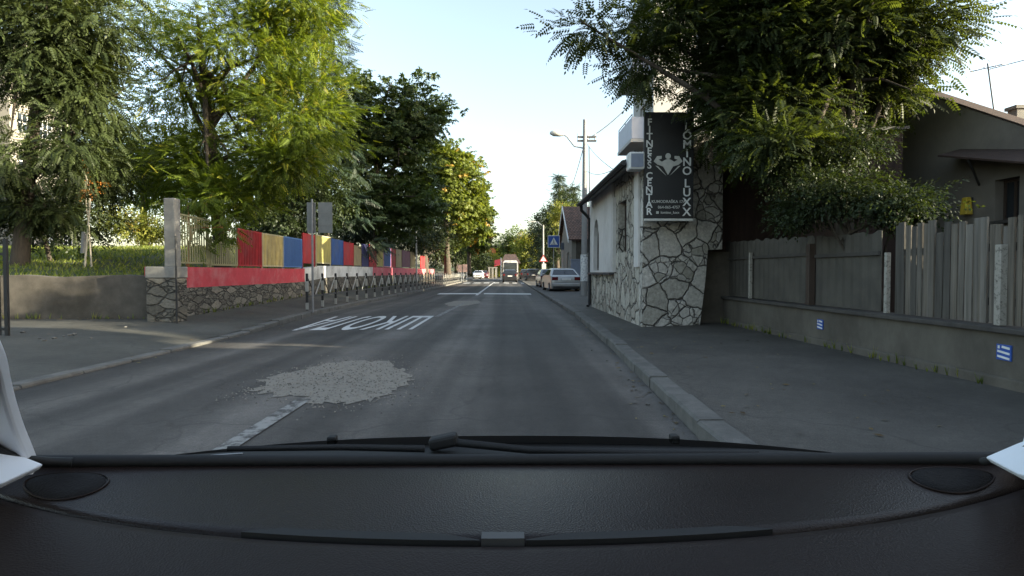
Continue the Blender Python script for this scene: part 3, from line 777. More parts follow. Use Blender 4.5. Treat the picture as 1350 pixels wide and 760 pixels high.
# front wall facing the road user: lower block and taller gable set above
ff = lambda u, v, w: (u, FY + w + (u - FX) * 0.28, v)
ridge_x, ridge_z = 6.6, 5.35
slope = (ridge_z - 3.6) / (ridge_x - FX)
MB().plate([(FX, 0.05), (4.1, 0.05), (4.22, 1.0), (4.28, 1.72), (4.62, 1.74), (4.62, 4.3), (FX, 3.72)], [], ff, 0.3).build('front_wall', M['slab_big'], b)
MB().plate([(4.623, 0.05), (9.5, 0.05), (9.5, 4.1), (ridge_x, 5.2), (4.623, 4.32)], [], lambda u, v, w: (u, 13.2 + w, v), 0.3).build('rear_wall', M['rust'], b)
MB().plate([(4.13, 0.05), (5.2, 0.05), (5.2, 1.7), (4.3, 1.7), (4.25, 1.0)], [], lambda u, v, w: (u, 13.0 + w, v), 0.15).build('recess', M['old_concrete'], b)
mb = MB().plate([(FY + 0.22, 1.36), (FY + 0.62, 1.36), (FY + 0.62, 3.5), (FY + 0.22, 3.5)], [], lambda u, v, w: (FX - 0.05 + w, u, v), 0.045); mb.build('white_strip', M['plaster'], b)
# roof with overhanging eaves
def roof_slab(a0, a1, y0, y1, th, mat, parent, nm='roof'):
    (xa, za), (xb, zb) = a0, a1
    vs = [(xa, y0, za), (xb, y0, zb), (xb, y1, zb), (xa, y1, za)]
    vs += [(x, y, z + th) for x, y, z in vs]
    return MB().add(vs, [(3, 2, 1, 0), (4, 5, 6, 7), (0, 1, 5, 4), (1, 2, 6, 5), (2, 3, 7, 6), (3, 0, 4, 7)]).build(nm, mat, parent)
rf = roof_slab((2.42, 3.44), (ridge_x, 5.42), 11.9, 19.0, 0.06, M['tile_dark'], b)
roof_slab((2.42, 3.39), (ridge_x, 5.37), 11.91, 18.99, 0.045, M['soffit'], rf, 'soffit')
MB().box((2.4, 15.45, 3.43), (0.03, 7.1, 0.16)).build('fascia', M['fascia'], rf)
roof_slab((ridge_x + 0.003, 5.42), (10.2, 3.6), 11.75, 19.0, 0.06, M['tile_dark'], b)
dp = MB().tube([(2.4, 18.9, 3.36), (2.42, 18.98, 3.22), (2.62, 19.2, 3.08), (2.73, 19.3, 2.95), (2.73, 19.3, 0.2), (2.66, 19.2, 0.14)], 0.05, 8); dp.build('downpipe', M['black'], b)
MB().tube([(2.33, 11.76, 3.42), (2.33, 18.98, 3.4)], 0.055, 8).build('gutter', M['black'], b)
bx = thing('wall_box', 'pale box shaped light fitting at the end of the eaves', 'wall light', (2.62, 11.7, 3.45))
p = PY(835, 216, 11.9)
MB().box((p.x, 11.72, p.z), (0.3, 0.34, 0.34)).build('housing', M['white'], bx, 0.03)
MB().box((p.x, 11.54, p.z), (0.24, 0.012, 0.26)).build('face', M['bluegrey'], bx)
MB().tube([(p.x, 11.8, p.z + 0.17), (p.x, 11.8, p.z + 0.24)], 0.02, 6).build('bracket', M['black'], bx)

# --- the sign
SY = 11.78
s0 = PY(849, 288, SY); s1 = PY(914, 291, SY); sz0 = s0.z; sz1 = PY(870, 148, SY).z
sg = thing('fitness_sign', 'tall black fitness centre sign with white vertical lettering on the stone wall', 'sign', (s0.x, SY, sz0))
sw, sh = s1.x - s0.x, sz1 - sz0
MB().box((s0.x + sw / 2, SY + 0.04, sz0 + sh / 2), (sw, 0.08, sh)).build('panel', M['black'], sg, 0.006)
MB().box((s0.x + sw / 2, SY + 0.02, sz0 - 0.03), (sw * 0.98, 0.1, 0.045)).build('bottom_rail', M['offwhite'], sg)
fsn = lambda u, v, w: (s0.x + u, SY - 0.008 - 0.006 + w, sz0 + v)
sx = lambda px: (px - 849) / 65 * sw
sy = lambda py: (289 - py) / 141 * sh
def put(mb, name, mat=None): return mb.build(name, mat or M['white'], sg)
L1 = MB()
ys1 = [162, 171.5, 181, 190.5, 200, 209.5, 219, 233, 242.5, 252, 261.5, 271, 280.5]
for ch, py in zip('FITNESSCENTAR', ys1): L1 = merge(L1, text_mesh(ch, 0.19, lambda u, v, w, py=py: fsn(sx(855.5) + u, sy(py) + v, w), 0.006, 0.004, 1.0))
put(L1, 'left_lettering')
L2 = MB()
ys2 = [168, 179.5, 191.5, 203, 214.5, 226.5, 243, 255, 268, 281]
for ch, py in zip('LOMINOLUXX', ys2): L2 = merge(L2, text_mesh(ch, 0.23, lambda u, v, w, py=py: fsn(sx(905) + u, sy(py) + v, w), 0.006, 0.004, 1.0))
put(L2, 'right_lettering')
L3 = merge(text_mesh('KUMODRAŠKA 17A', 0.078, lambda u, v, w: fsn(sx(881) + u, sy(267) + v, w), 0.004, 0.001),
           text_mesh('064-065-4757', 0.078, lambda u, v, w: fsn(sx(881.5) + u, sy(274.5) + v, w), 0.004, 0.001),
           text_mesh('lomino_luxx', 0.074, lambda u, v, w: fsn(sx(883) + u, sy(281.5) + v, w), 0.004, 0.001))
L3.box((*fsn(sx(866.5), sy(281.5), 0.003)[:2], fsn(0, sy(281.5), 0)[2]), (0.05, 0.004, 0.05))
put(L3, 'small_lettering', M['offwhite'])
# flexing torso emblem
def emb(pts): return [(sx(880) + (px - 880) / 65 * sw, sy(py)) for px, py in pts]
full = [(872, 214), (876, 211.5), (878.5, 210.5), (881.5, 210.5), (884, 211.5), (888, 214), (886.5, 220.5), (880, 231.5), (873.5, 220.5)]
mbx = MB().plate(emb(full), [], fsn, 0.006)
for sgn in (1, -1):
    q = [(888, 214), (892.5, 211.2), (888.5, 209.8), (888.5, 206.2), (894.5, 206.6), (899, 213.4), (894, 217.8), (886.2, 220.4)]
    mbx.plate(emb([(880 + sgn * (x - 880), y) for x, y in q]), [], fsn, 0.0062)
    q = [(893.5, 219.6), (896.5, 219.2), (885, 230), (882, 232.4)]
    mbx.plate(emb([(880 + sgn * (x - 880), y) for x, y in q]), [], fsn, 0.006)
bmh = MB().plate([(sx(880) + 0.055 * math.cos(a), sy(206.5) + 0.06 * math.sin(a)) for a in [2 * PI * i / 14 for i in range(14)]], [], fsn, 0.0065)
put(merge(mbx, bmh), 'emblem', M['offwhite'])

# --- right boundary wall and its fence
RX = 4.8
o = MB()
rings = []
for Y in [-4, 2, 5, 7, 9, 11, 13.0]:
    rings.append([(RX, Y, 0.0), (RX, Y, 0.66), (RX + 0.25, Y, 0.66), (RX + 0.25, Y, 0.0)])
o.loft(rings, 0, False)
t = thing('boundary_wall', 'low stained concrete wall with dark coping below the board fence', 'wall', (RX, 2, 0.1))
o.build('wall_body', M['wall_concrete'], t)
MB().box((RX + 0.115, 4.5, 0.69), (0.36, 17, 0.055)).build('coping', M['cap'], t, 0.012)
MB().box((RX - 0.015, 4.5, 0.16), (0.05, 17, 0.16)).build('plinth', M['wall_concrete'], t, 0.02)
ry = lambda px: (lambda d: d.y * (RX / d.x))(ray(px, 340))
def fence_section(label, ya, yb, kind, h0, h1, seed, posts=()):
    t = thing('board_fence', label, 'fence', (RX + 0.1, (ya + yb) / 2, 0.72), 'sections of the old fence on the low wall')
    rnd = random.Random(seed); x = RX + 0.12; lo, hi = min(ya, yb), max(ya, yb)
    mb = MB()
    if kind == 'sheet':
        n = max(2, int((hi - lo) / 0.1))
        rings = []
        for i in range(n + 1):
            y = lerp(lo, hi, i / n); z1 = lerp(h0, h1, (y - lo) / (hi - lo)) + rnd.uniform(-0.025, 0.025); c = 0.012 * (i % 2)
            rings.append([(x + c, y, 0.73), (x + c, y, z1), (x + c + 0.012, y, z1), (x + c + 0.012, y, 0.73)])
        mb.loft(rings, 0, False); mb.build('sheet', M['sheet'], t)
        MB().box((x - 0.02, (lo + hi) / 2, h0 - 0.28), (0.035, hi - lo - 0.03, 0.05)).build('rail', M['cap'], t)
    else:
        y = lo
        while y < hi - 0.02:
            w = rnd.uniform(0.07, 0.125); z1 = lerp(h0, h1, (y - lo) / (hi - lo)) + rnd.choice((-0.12, -0.05, 0, 0.02, 0.06, 0.09)) * rnd.random()
            tilt = rnd.uniform(-0.012, 0.012)
            mb.box((x + rnd.uniform(-0.012, 0.012), min(y + w / 2, hi), (0.73 + z1) / 2), (0.022, w - rnd.uniform(0.006, 0.02), z1 - 0.73), rot=Matrix.Rotation(tilt, 3, 'X'), m=rnd.choice((0, 0, 1, 2, 0, 1)))
            y += w
        mb.build('boards', [M['planks'], M['planks_dark'], M['planks_pale']], t)
        MB().box((x + 0.04, (lo + hi) / 2, 1.5), (0.04, hi - lo - 0.02, 0.08)).build('rail', M['cap'], t)
        MB().box((x + 0.04, (lo + hi) / 2, 0.95), (0.04, hi - lo - 0.02, 0.08)).build('rail', M['cap'], t)
    for py_, mt, h, w in posts: MB().box((x - 0.05, py_, (0.725 + h) / 2), (w, w, h - 0.725)).build('post', M[mt], t, 0.006)
    return t
fence_section('grey corrugated sheet fence section touching the stone building', ry(950), ry(1064), 'sheet', 1.82, 1.93, 1, ((ry(985), 'peel', 1.64, 0.06), (ry(1065) + 0.05, 'brown', 1.7, 0.1)))
fence_section('weathered sheet section ending at the peeling white post', ry(1066), ry(1150), 'sheet', 1.78, 1.8, 2, ((ry(1163), 'peel', 1.5, 0.055),))
fence_section('tall jagged grey board section right of the dark gap', ry(1172), ry(1305), 'boards', 1.72, 1.88, 3)
fence_section('nearest jagged board section with a thick peeling white post', ry(1306), 1.5, 'boards', 1.75, 1.8, 4, ((ry(1311), 'peel', 1.52, 0.075),))
# blue and white marker plates on the wall
def marker(px, py, lab):
    p = PX(px, py, RX)
    t = thing('marker_plate', lab, 'marker plate', (RX, p.y, p.z), 'blue and white plates on the low wall')
    MB().box((RX - 0.008, p.y, p.z), (0.01, 0.17, 0.15)).build('plate', M['signblue'], t)
    mb = MB()
    for dz in (-0.048, 0.0): mb.box((RX - 0.016, p.y, p.z + dz), (0.004, 0.14, 0.02), rot=Matrix.Rotation(0.12, 3, 'X'))
    mb.box((RX - 0.016, p.y - 0.025, p.z + 0.048), (0.004, 0.09, 0.022), rot=Matrix.Rotation(0.12, 3, 'X'))
    mb.box((RX - 0.016, p.y + 0.055, p.z + 0.048), (0.004, 0.02, 0.03))
    mb.build('stripes', M['white'], t)
marker(1082, 428, 'small blue and white plate on the wall below the grey sheet fence')
marker(1325, 465, 'nearer blue and white plate on the wall below the boards')

# --- gabled house behind the fence
HX = 8.0
hb = thing('gable_house', 'grey plastered house with a gable wall behind the board fence', 'house', (HX, 12, 0.14))
fh = lambda u, v, w: (HX + w, u, v)
roof_pts = [PX(1420, 193, HX), PX(1350, 170, HX), PX(1240, 133, HX)]
zr = lambda Y: 1.25 + interp([(5, 1.0), (7, 1.72), (9.1, 2.45), (11.0, 3.2)], Y)
a0, a1 = PX(1350, 168, HX), PX(1240, 131, HX)
sl = (a1.z - a0.z) / (a1.y - a0.y)
zline = lambda Y: a0.z + sl * (Y - a0.y)
yr = 14.2; zrg = zline(yr)
wy0, wz0 = PX(1343, 289, HX).y, PX(1343, 289, HX).z
wy1, wz1 = PX(1312, 238, HX).y, PX(1312, 238, HX).z
MB().plate([(5.2, 0.1), (22.5, 0.1), (22.5, zline(2 * yr - 22.5) if 2 * yr - 22.5 > 5.2 else zline(5.9)), (yr, zrg), (5.2, zline(5.2))], [rect(wy0, wz0, wy1, wz1)[::-1]], fh, 0.3).build('gable_wall', M['house_plaster'], hb)
window(hb, wy0, wz0, wy1, wz1, fh, 0.14, M['brown'], 2, 1, fw=0.05)
MB().box((HX - 0.05, (wy0 + wy1) / 2, wz0 - 0.03), (0.18, wy1 - wy0 + 0.16, 0.05)).build('sill', M['cap'], hb)
def roof_y(xa, xb, ya, za, yb, zb, th, mat, parent, nm='roof'):
    vs = [(xa, ya, za), (xb, ya, za), (xb, yb, zb), (xa, yb, zb)]; vs += [(x, y, z + th) for x, y, z in vs]
    return MB().add(vs, [(3, 2, 1, 0), (4, 5, 6, 7), (0, 1, 5, 4), (1, 2, 6, 5), (2, 3, 7, 6), (3, 0, 4, 7)]).build(nm, mat, parent)
ye = max(5.2, 2 * yr - 22.5)
for s_, (ya2, za2) in enumerate(((5.2, zline(5.2)), (22.5, zline(ye)))):
    mb = MB(); dr = 0.42 * 6
    vs = [(HX + 0.303, ya2, za2 - 0.12), (HX + 6.3, ya2, za2 - 0.12 - dr), (HX + 6.3, yr, zrg - 0.12 - dr), (HX + 0.303, yr, zrg - 0.12)]; vs += [(x, y, z + 0.06) for x, y, z in vs]
    mb.add(vs, [(3, 2, 1, 0), (4, 5, 6, 7), (0, 1, 5, 4), (1, 2, 6, 5), (2, 3, 7, 6), (3, 0, 4, 7)]); mb.build('roof', M['tile_dark'], hb)
    a_, b_ = Vector((HX + 0.13, ya2, za2 + 0.03)), Vector((HX + 0.13, yr, zrg + 0.03)); d_ = b_ - a_
    MB().box((a_ + b_) / 2, (0.31, d_.length, 0.02), rot=Matrix.Rotation(math.atan2(d_.z, d_.y) if d_.y > 0 else math.atan2(-d_.z, -d_.y), 3, 'X')).build('coping', M['rust'], hb)
cp = PX(1341, 160, 9.2)
ch = MB().box((9.2, cp.y, cp.z - 0.1), (0.2, 0.2, 0.6)); ch.build('chimney', M['concrete'], hb, 0.01)
MB().box((9.2, cp.y, cp.z + 0.23), (0.26, 0.26, 0.06)).build('chimney_cap', M['concrete'], hb)
# awning over the window
aw = thing('awning', 'dark sheet metal awning on a strut above the house window', 'awning', (HX, 9, 3))
A_, B_, C_, D_ = PX(1236, 207, HX - 0.55), PX(1420, 222, HX - 0.55), PX(1420, 200, HX - 0.004), PX(1266, 199, HX - 0.004)
vs = [A_, B_, C_, D_]; vs += [p + Vector((0, 0, 0.03)) for p in vs]
MB().add(vs, [(3, 2, 1, 0), (4, 5, 6, 7), (0, 1, 5, 4), (1, 2, 6, 5), (2, 3, 7, 6), (3, 0, 4, 7)]).build('sheet', M['rust'], aw)
for t_ in (0.25, 0.8):
    o_ = A_.lerp(B_, t_); w_ = D_.lerp(C_, t_)
    MB().tube([o_ + Vector((0.05, 0, -0.015)), Vector((HX - 0.01, w_.y + 0.1, w_.z - 0.55))], 0.02, 6).build('strut', M['dgrey'], aw)
wl_ = thing('wall_lantern', 'small yellowish lantern on the house wall left of the window', 'lantern', PX(1274, 275, HX - 0.1))
p = PX(1274, 272, HX - 0.1)
MB().box(p, (0.13, 0.16, 0.3), taper=0.7).build('lantern', M['yellow'], wl_, 0.02)
MB().box((HX - 0.04, p.y, p.z + 0.12), (0.08, 0.05, 0.05)).build('bracket', M['dgrey'], wl_)
# antenna on the roof
p0, p1 = PX(1317, 156, 9.4), PX(1302, 84, 9.4)
an = thing('roof_antenna', 'thin television antenna mast leaning above the house roof', 'antenna', p0)
MB().tube([(p0.x, p0.y, p0.z - 0.5), p1], 0.014, 6).build('mast', M['dgrey'], an)
mb = MB(); mb.tube([p1 + Vector((0.1, -0.25, -0.1)), p1 + Vector((-0.1, 0.3, -0.06))], 0.01, 5)
for k in range(5):
    c = p1 + Vector((0.1, -0.25, -0.1)).lerp(Vector((-0.1, 0.3, -0.06)), k / 4); mb.tube([c + Vector((0.15, 0.03, -0.02)), c - Vector((0.15, 0.03, -0.02))], 0.006, 5)
mb.build('aerial', M['galv'], an)
o = MB().tube([p1 + Vector((0, 0, -0.12)), p1 + Vector((2.0, -1.9, 0.15)), p1 + Vector((5.0, -4.6, 0.6))], 0.008, 5).build('antenna_wire', M['wire']); tag(o, 'thin wire running from the roof antenna to the right', 'cable')
# brown shed between house and stone building
sh_ = thing('brown_shed', 'dark reddish brown boarded shed under the tree behind the fence', 'shed', (6.6, 14, 0.14))
MB().plate([(13.3, 0.1), (13.3, 3.6), (6.3, 4.0), (6.3, 0.1)][::-1] if False else [(10.6, 0.1), (13.1, 0.1), (13.1, 4.2), (10.6, 3.7)], [], lambda u, v, w: (6.2 + w, u, v), 0.1).build('side_boards', M['rust'], sh_)
MB().plate([(6.2, 0.1), (7.05, 0.1), (7.05, 3.73), (6.2, 3.68)], [], lambda u, v, w: (u, 10.5 + w, v), 0.1).build('front_boards', M['rust'], sh_)
MB().add([(6.05, 10.4, 3.72), (7.1, 10.4, 3.77), (7.1, 13.15, 4.27), (6.05, 13.15, 4.24), (6.05, 10.4, 3.77), (7.1, 10.4, 3.82), (7.1, 13.15, 4.32), (6.05, 13.15, 4.29)], [(3, 2, 1, 0), (4, 5, 6, 7), (0, 1, 5, 4), (1, 2, 6, 5), (2, 3, 7, 6), (3, 0, 4, 7)]).build('roof', M['fascia'], sh_)

yh = thing('shade_house', 'plain unseen house added behind the stone building to shade the left fence', 'house', (6.2, 20.7, 0.14))  # hidden from view; added so its shadow covers the coloured fence
MB().box((10.2, 24.7, 2.6), (8, 7.8, 5.0)).build('wall', M['house_plaster'], yh)
MB().add([(6.0, 20.6, 5.1), (14.4, 20.6, 5.1), (14.4, 28.8, 5.1), (6.0, 28.8, 5.1), (7.6, 24.7, 7.0), (12.8, 24.7, 7.0)], [(3, 2, 1, 0), (0, 1, 5, 4), (2, 3, 4, 5), (1, 2, 5), (3, 0, 4)]).build('roof', M['tile'], yh)
# --- balcony tower behind
TX, TY = 7.2, 29.0
tb = thing('balcony_block', 'grey apartment block with panelled balconies rising behind the stone building', 'apartment block', (TX, TY, 0))
fw_ = lambda u, v, w: (TX + w, u, v); ff_ = lambda u, v, w: (u, TY + w, v)
wins = [(TX + 2 + i * 3, 3.2 + j * 2.9) for i in range(3) for j in range(4)]
MB().plate(rect(TX, 0, TX + 12, 15), [rect(u, v, u + 1.4, v + 1.4)[::-1] for u, v in wins], ff_, 0.3).build('front_wall', M['tower_wall'], tb)
for u, v in wins: window(tb, u, v, u + 1.4, v + 1.4, ff_, 0.12, M['white'], 2, 1)
bal_z = [4.3, 7.75, 11.05]
drs = [(TY + 1.3, z + 0.1) for z in bal_z]
MB().plate(rect(TY + 0.303, 0, TY + 4.6, 15), [rect(u, v, u + 1.6, v + 2.1)[::-1] for u, v in drs], fw_, 0.3).build('side_wall', M['tower_wall'], tb)
for u, v in drs: window(tb, u, v, u + 1.6, v + 2.1, fw_, 0.12, M['white'], 2, 1)
MB().box((TX + 6, TY + 2.4, 15.1), (12.6, 5.2, 0.2)).build('roof', M['concrete'], tb)
MB().box((TX + 8.5, TY + 10.2, 7.2), (7.5, 11, 14.4)).build('shade_wing', M['tower_wall'], tb)  # hidden wing added to keep the big dark chestnut in shade
MB().box((TX + 2.3, TY + 4.45, 7.49), (4.3, 0.3, 14.98)).build('back_wall', M['tower_wall'], tb)
for z in bal_z:
    x0_ = TX - 1.0; y0_, y1_ = TY + 0.3, TY + 3.8
    bl = MB().box((TX - 0.52, (y0_ + y1_) / 2, z), (1.04, y1_ - y0_, 0.16)).build('balcony', M['tower_wall'], tb)
    mb = MB().box((x0_ + 0.03, (y0_ + y1_) / 2, z + 0.62), (0.05, y1_ - y0_, 1.06)).box((TX - 0.5, y0_ + 0.03, z + 0.62), (0.9, 0.05, 1.06)).box((TX - 0.5, y1_ - 0.03, z + 0.62), (0.9, 0.05, 1.06))
    mb.build('parapet_panel', M['balcony'], bl)
    MB().tube([(x0_ + 0.03, y0_ + 0.03, z + 1.28), (x0_ + 0.03, y1_ - 0.03, z + 1.28)], 0.025, 6).build('handrail', M['dgrey'], bl)
    mb = MB()
    for yy in (y0_ + 0.03, (y0_ + y1_) / 2, y1_ - 0.03): mb.tube([(x0_ + 0.03, yy, z + 1.15), (x0_ + 0.03, yy, z + 1.28)], 0.02, 5)
    mb.build('rail_support', M['dgrey'], bl)

# --- tiled roof house beyond the pole
tx = 4.5
th_ = thing('tiled_house', 'old house with a brown tiled roof and white bargeboard behind the utility pole', 'house', (tx, 41, 0))
yE, yR, zE = 41.0, 45.5, 3.45; zR = 6.2
MB().plate([(yE + 0.4, 0), (yR * 2 - yE - 0.4, 0), (yR * 2 - yE - 0.4, zE + 0.1), (yR, zR - 0.1), (yE + 0.4, zE + 0.1)], [rect(43.2, 1.3, 44.4, 2.7)[::-1]], lambda u, v, w: (tx + 0.1 + w, u, v), 0.3).build('gable_wall', M['block_wall'], th_)
window(th_, 43.2, 1.3, 44.4, 2.7, lambda u, v, w: (tx + 0.1 + w, u, v), 0.1, M['white'], 2, 1)
MB().plate(rect(tx + 0.403, 0, 13, zE + 0.1), [rect(5.6, 1.2, 6.8, 2.6)[::-1]], lambda u, v, w: (u, yE + 0.4 + w, v), 0.3).build('front_wall', M['old_concrete'], th_)
window(th_, 5.6, 1.2, 6.8, 2.6, lambda u, v, w: (u, yE + 0.4 + w, v), 0.1, M['white'], 2, 1)
roof_y(tx - 0.15, 13.2, yE, zE, yR, zR, 0.08, M['tile'], th_)
roof_y(tx - 0.15, 13.2, 2 * yR - yE, zE, yR + 0.003, zR, 0.08, M['tile'], th_)
for s in (0, 1):
    ya2 = yE if s == 0 else 2 * yR - yE
    vs = [(tx - 0.2, ya2, zE - 0.16), (tx - 0.153, ya2, zE - 0.16), (tx - 0.153, yR, zR - 0.16), (tx - 0.2, yR, zR - 0.16)]; vs += [(x, y, z + 0.28) for x, y, z in vs]
    MB().add(vs, [(3, 2, 1, 0), (4, 5, 6, 7), (0, 1, 5, 4), (1, 2, 6, 5), (2, 3, 7, 6), (3, 0, 4, 7)]).build('bargeboard', M['white'], th_)
o = MB().box((5.2, 39.6, 1.05), (1.7, 0.2, 2.0)).box((5.2, 39.6, 2.08), (1.8, 0.28, 0.08)).build('yard_wall', M['bluegrey']); tag(o, 'pale blue grey yard wall beside the tiled house', 'wall')
gpil = thing('gate_pillar', 'stone pillar with a small meter box right of the utility pole', 'pillar', (3.62, 24.2, 0.14))
MB().box((3.65, 24.2, 1.0), (0.55, 0.45, 1.8)).build('shaft', M['slab_small'], gpil, 0.02)
MB().box((3.65, 24.2, 1.93), (0.66, 0.56, 0.1)).build('cap', M['concrete'], gpil, 0.02)
MB().box((3.6, 23.96, 1.15), (0.22, 0.06, 0.36)).build('meter_box', M['dgrey'], gpil)
# small lower house wall beyond stone building
o = MB().box((6.2, 20.2, 1.2), (4.0, 0.2, 2.3)).build('garden_wall', M['old_concrete']); tag(o, 'old plain wall joining the stone building and the yard behind it', 'wall')

# --- apartment block behind the left trees
ax0, ax1, aY = -54, -38, 46
ab = thing('apartment_block', 'pale apartment block with white window rows behind the left trees', 'apartment block', (ax1, aY, 0))
fa = lambda u, v, w: (u, aY + w, v); fb = lambda u, v, w: (ax1 - w, u, v)
aw_ = [(ax0 + 1.0 + i * 2.9, 3.2 + j * 3.0) for i in range(5) for j in range(5)]
MB().plate(rect(ax0, 0, ax1, 19), [rect(u, v, u + 2.4, v + 1.7)[::-1] for u, v in aw_], fa, 0.3).build('front_wall', M['block_wall'], ab)
for u, v in aw_: window(ab, u, v, u + 2.4, v + 1.7, fa, 0.1, M['white'], 3, 2, fw=0.1)
bw_ = [(aY + 0.8 + i * 2.05, 3.2 + j * 3.0) for i in range(3) for j in range(5)]
MB().plate(rect(aY + 0.303, 0, aY + 7, 19), [rect(u, v, u + 1.6, v + 1.6)[::-1] for u, v in bw_], fb, 0.3).build('side_wall', M['block_wall'], ab)
for u, v in bw_: window(ab, u, v, u + 1.6, v + 1.6, fb, 0.1, M['white'], 3, 2, fw=0.09)
MB().box(((ax0 + ax1) / 2, aY + 3.5, 19.15), (ax1 - ax0 + 0.6, 7.6, 0.3)).build('roof', M['concrete'], ab)

# --- far end of the street
fo = thing('far_house', 'distant orange brick house between the trees at the street end', 'house', (-3.6, 150, 0))
c0, c1 = PY(640, 340, 150).x, PY(653, 340, 150).x; zt_ = PY(645, 326, 150).z
MB().plate(rect(c0, 0, c1, zt_), [rect(c0 + 0.6, 3.6, c0 + 1.5, 5.2)[::-1]], lambda u, v, w: (u, 150 + w, v), 8).build('wall', M['orange'], fo)
MB().box(((c0 + c1) / 2, 154, zt_ + 0.2), (c1 - c0 + 0.8, 8.8, 0.4)).build('roof', M['tile_dark'], fo)
kb = thing('far_shop', 'dark roofed shop with a red awning beyond the minibus', 'shop', (0, 118, 0))
c0, c1 = PY(662, 350, 118).x, PY(684, 350, 118).x
MB().box(((c0 + c1) / 2, 121, 1.5), (c1 - c0, 5, 3.0)).build('wall', M['old_concrete'], kb)
MB().add([(c0 - 0.4, 118, 3.0), (c1 + 0.4, 118, 3.0), (c1 - 0.6, 121, 4.9), (c0 + 0.6, 121, 4.9), (c0 - 0.4, 124, 3.0), (c1 + 0.4, 124, 3.0)], [(0, 1, 2, 3), (3, 2, 5, 4), (0, 3, 4), (1, 5, 2), (0, 4, 5, 1)]).build('roof', M['tile_dark'], kb)
c2 = PY(652, 345, 118).x
MB().add([(c2, 116, 2.5), (c0 - 0.2, 116, 2.8), (c0 - 0.2, 118, 3.9), (c2, 118, 3.6), (c2, 116, 2.35), (c0 - 0.2, 116, 2.65)], [(0, 1, 2, 3), (0, 4, 5, 1)]).build('awning', M['red'], kb)
gt = thing('white_gateway', 'white pillared gateway at the far left end of the street', 'gateway', (-3, 112, 0))
for px in (645, 649.5, 654): MB().box((PY(px, 355, 112).x, 112, 1.0), (0.38, 0.38, 2.0)).build('pillar', M['concrete'], gt)
MB().box((PY(649.5, 355, 112).x, 112, 2.1), (1.75, 0.4, 0.2)).build('beam', M['concrete'], gt)
pp = PY(660.5, 350, 96)
o = MB().tube([(pp.x, 96, 0), (pp.x, 96, 3.6)], 0.1, 8).build('white_post', M['white']); tag(o, 'white post standing left of the minibus', 'post')

tn = thing('tall_shade_house', 'three storey house standing behind the gable house', 'house', (18, 13, 0.14))  # out of view; added to shade the lower crown of the sunlit locust
MB().box((19, 13.2, 4.6), (5.6, 6.0, 9.0)).build('wall', M['house_plaster'], tn)
MB().add([(16, 10.0, 9.1), (22, 10.0, 9.1), (22, 16.4, 9.1), (16, 16.4, 9.1), (18, 13.2, 10.9), (20, 13.2, 10.9)], [(3, 2, 1, 0), (0, 1, 5, 4), (2, 3, 4, 5), (1, 2, 5), (3, 0, 4)]).build('roof', M['tile'], tn)
# --- unseen house added on the right, back along the street, to shade the road
nh = thing('neighbour_shade_house', 'unseen plastered house with a tiled roof, added on the right to shade the road', 'house', (9, -9, 0))
MB().plate([(-16, 0), (3.2, 0), (3.2, 5.2), (-16, 5.2)], [rect(-12 + i * 4.5, 1.4, -10.6 + i * 4.5, 3)[::-1] for i in range(3)], lambda u, v, w: (8.6 + w, u, v), 0.3).build('wall', M['house_plaster'], nh)
for i in range(3): window(nh, -12 + i * 4.5, 1.4, -10.6 + i * 4.5, 3, lambda u, v, w: (8.6 + w, u, v), 0.12, M['white'], 2, 1)
MB().plate([(8.903, 0), (18, 0), (18, 5.2), (13.4, 8.6), (8.903, 5.3)], [], lambda u, v, w: (u, 2.9 + w, v), 0.3).build('end_wall', M['house_plaster'], nh)
roof_slab((8.2, 5.0), (13.4, 8.7), -16.4, 3.6, 0.08, M['tile'], nh); roof_slab((13.403, 8.7), (18.6, 5.0), -16.4, 3.6, 0.08, M['tile'], nh)
# ---------------------------------------------------------------- utility pole, street signs, cables
up = thing('utility_pole', 'tall grey concrete utility pole with torn posters beside the silver saloon', 'utility pole', (3.78, 28.2, 0.14))
ux, uy = PY(770.5, 300, 28.2).x, 28.2
ztop = PY(771, 158, 28.2).z
MB().tube([(ux, uy, 0.1), (ux, uy, ztop)], [0.17, 0.085], 10).build('pole', M['pole_concrete'], up)
za, zb = PY(768, 371, uy).z, PY(768, 336, uy).z
MB().tube([(ux, uy, za), (ux, uy, zb)], 0.19, 10, cap=False).build('poster_wrap', M['paper'], up)
hp = [PY(771, 196, uy), PY(757, 193, uy), PY(748, 181, uy), PY(742, 176.5, uy)]
MB().tube(hp, 0.035, 7).build('lamp_arm', M['galv'], up)
h0, h1 = PY(744, 177, uy), PY(725, 175.5, uy)
lh = MB().tube([h0, h0.lerp(h1, 0.3), h0.lerp(h1, 0.75), h1], [0.07, 0.14, 0.15, 0.06], 10); lh.build('lamp_head', M['offwhite'], up)
mb = MB()
for py in (181, 186): mb.box((ux + 0.1, uy, PY(771, py, uy).z), (0.9, 0.08, 0.08))
mb.build('crossarm', M['dgrey'], up)
mb = MB()
for dx in (-0.3, 0.15, 0.5):
    for py in (179.5, 184.5): mb.tube([(ux + dx, uy, PY(771, py, uy).z), (ux + dx, uy, PY(771, py - 3, uy).z)], 0.035, 6)
mb.build('insulators', M['white'], up)
mb = MB().tube([(ux + 0.2, uy - 0.05, 7.2), (ux + 0.22, uy - 0.1, 5.3), (ux + 0.17, uy - 0.12, 3.2)], 0.022, 5); mb.build('riser_cable', M['wire'], up)
def cable(a, b, sag, r, lab):
    pts = [Vector(a).lerp(Vector(b), t) - Vector((0, 0, sag * 4 * t * (1 - t))) for t in [i / 12 for i in range(13)]]
    tag(MB().tube(pts, r, 5).build('overhead_cable', M['wire']), lab, 'cable')
cable(PY(774, 184, uy), (TX - 0.9, TY + 0.3, PY(822, 130, TY).z), 0.15, 0.022, 'thick overhead cable rising from the utility pole to the upper balcony')
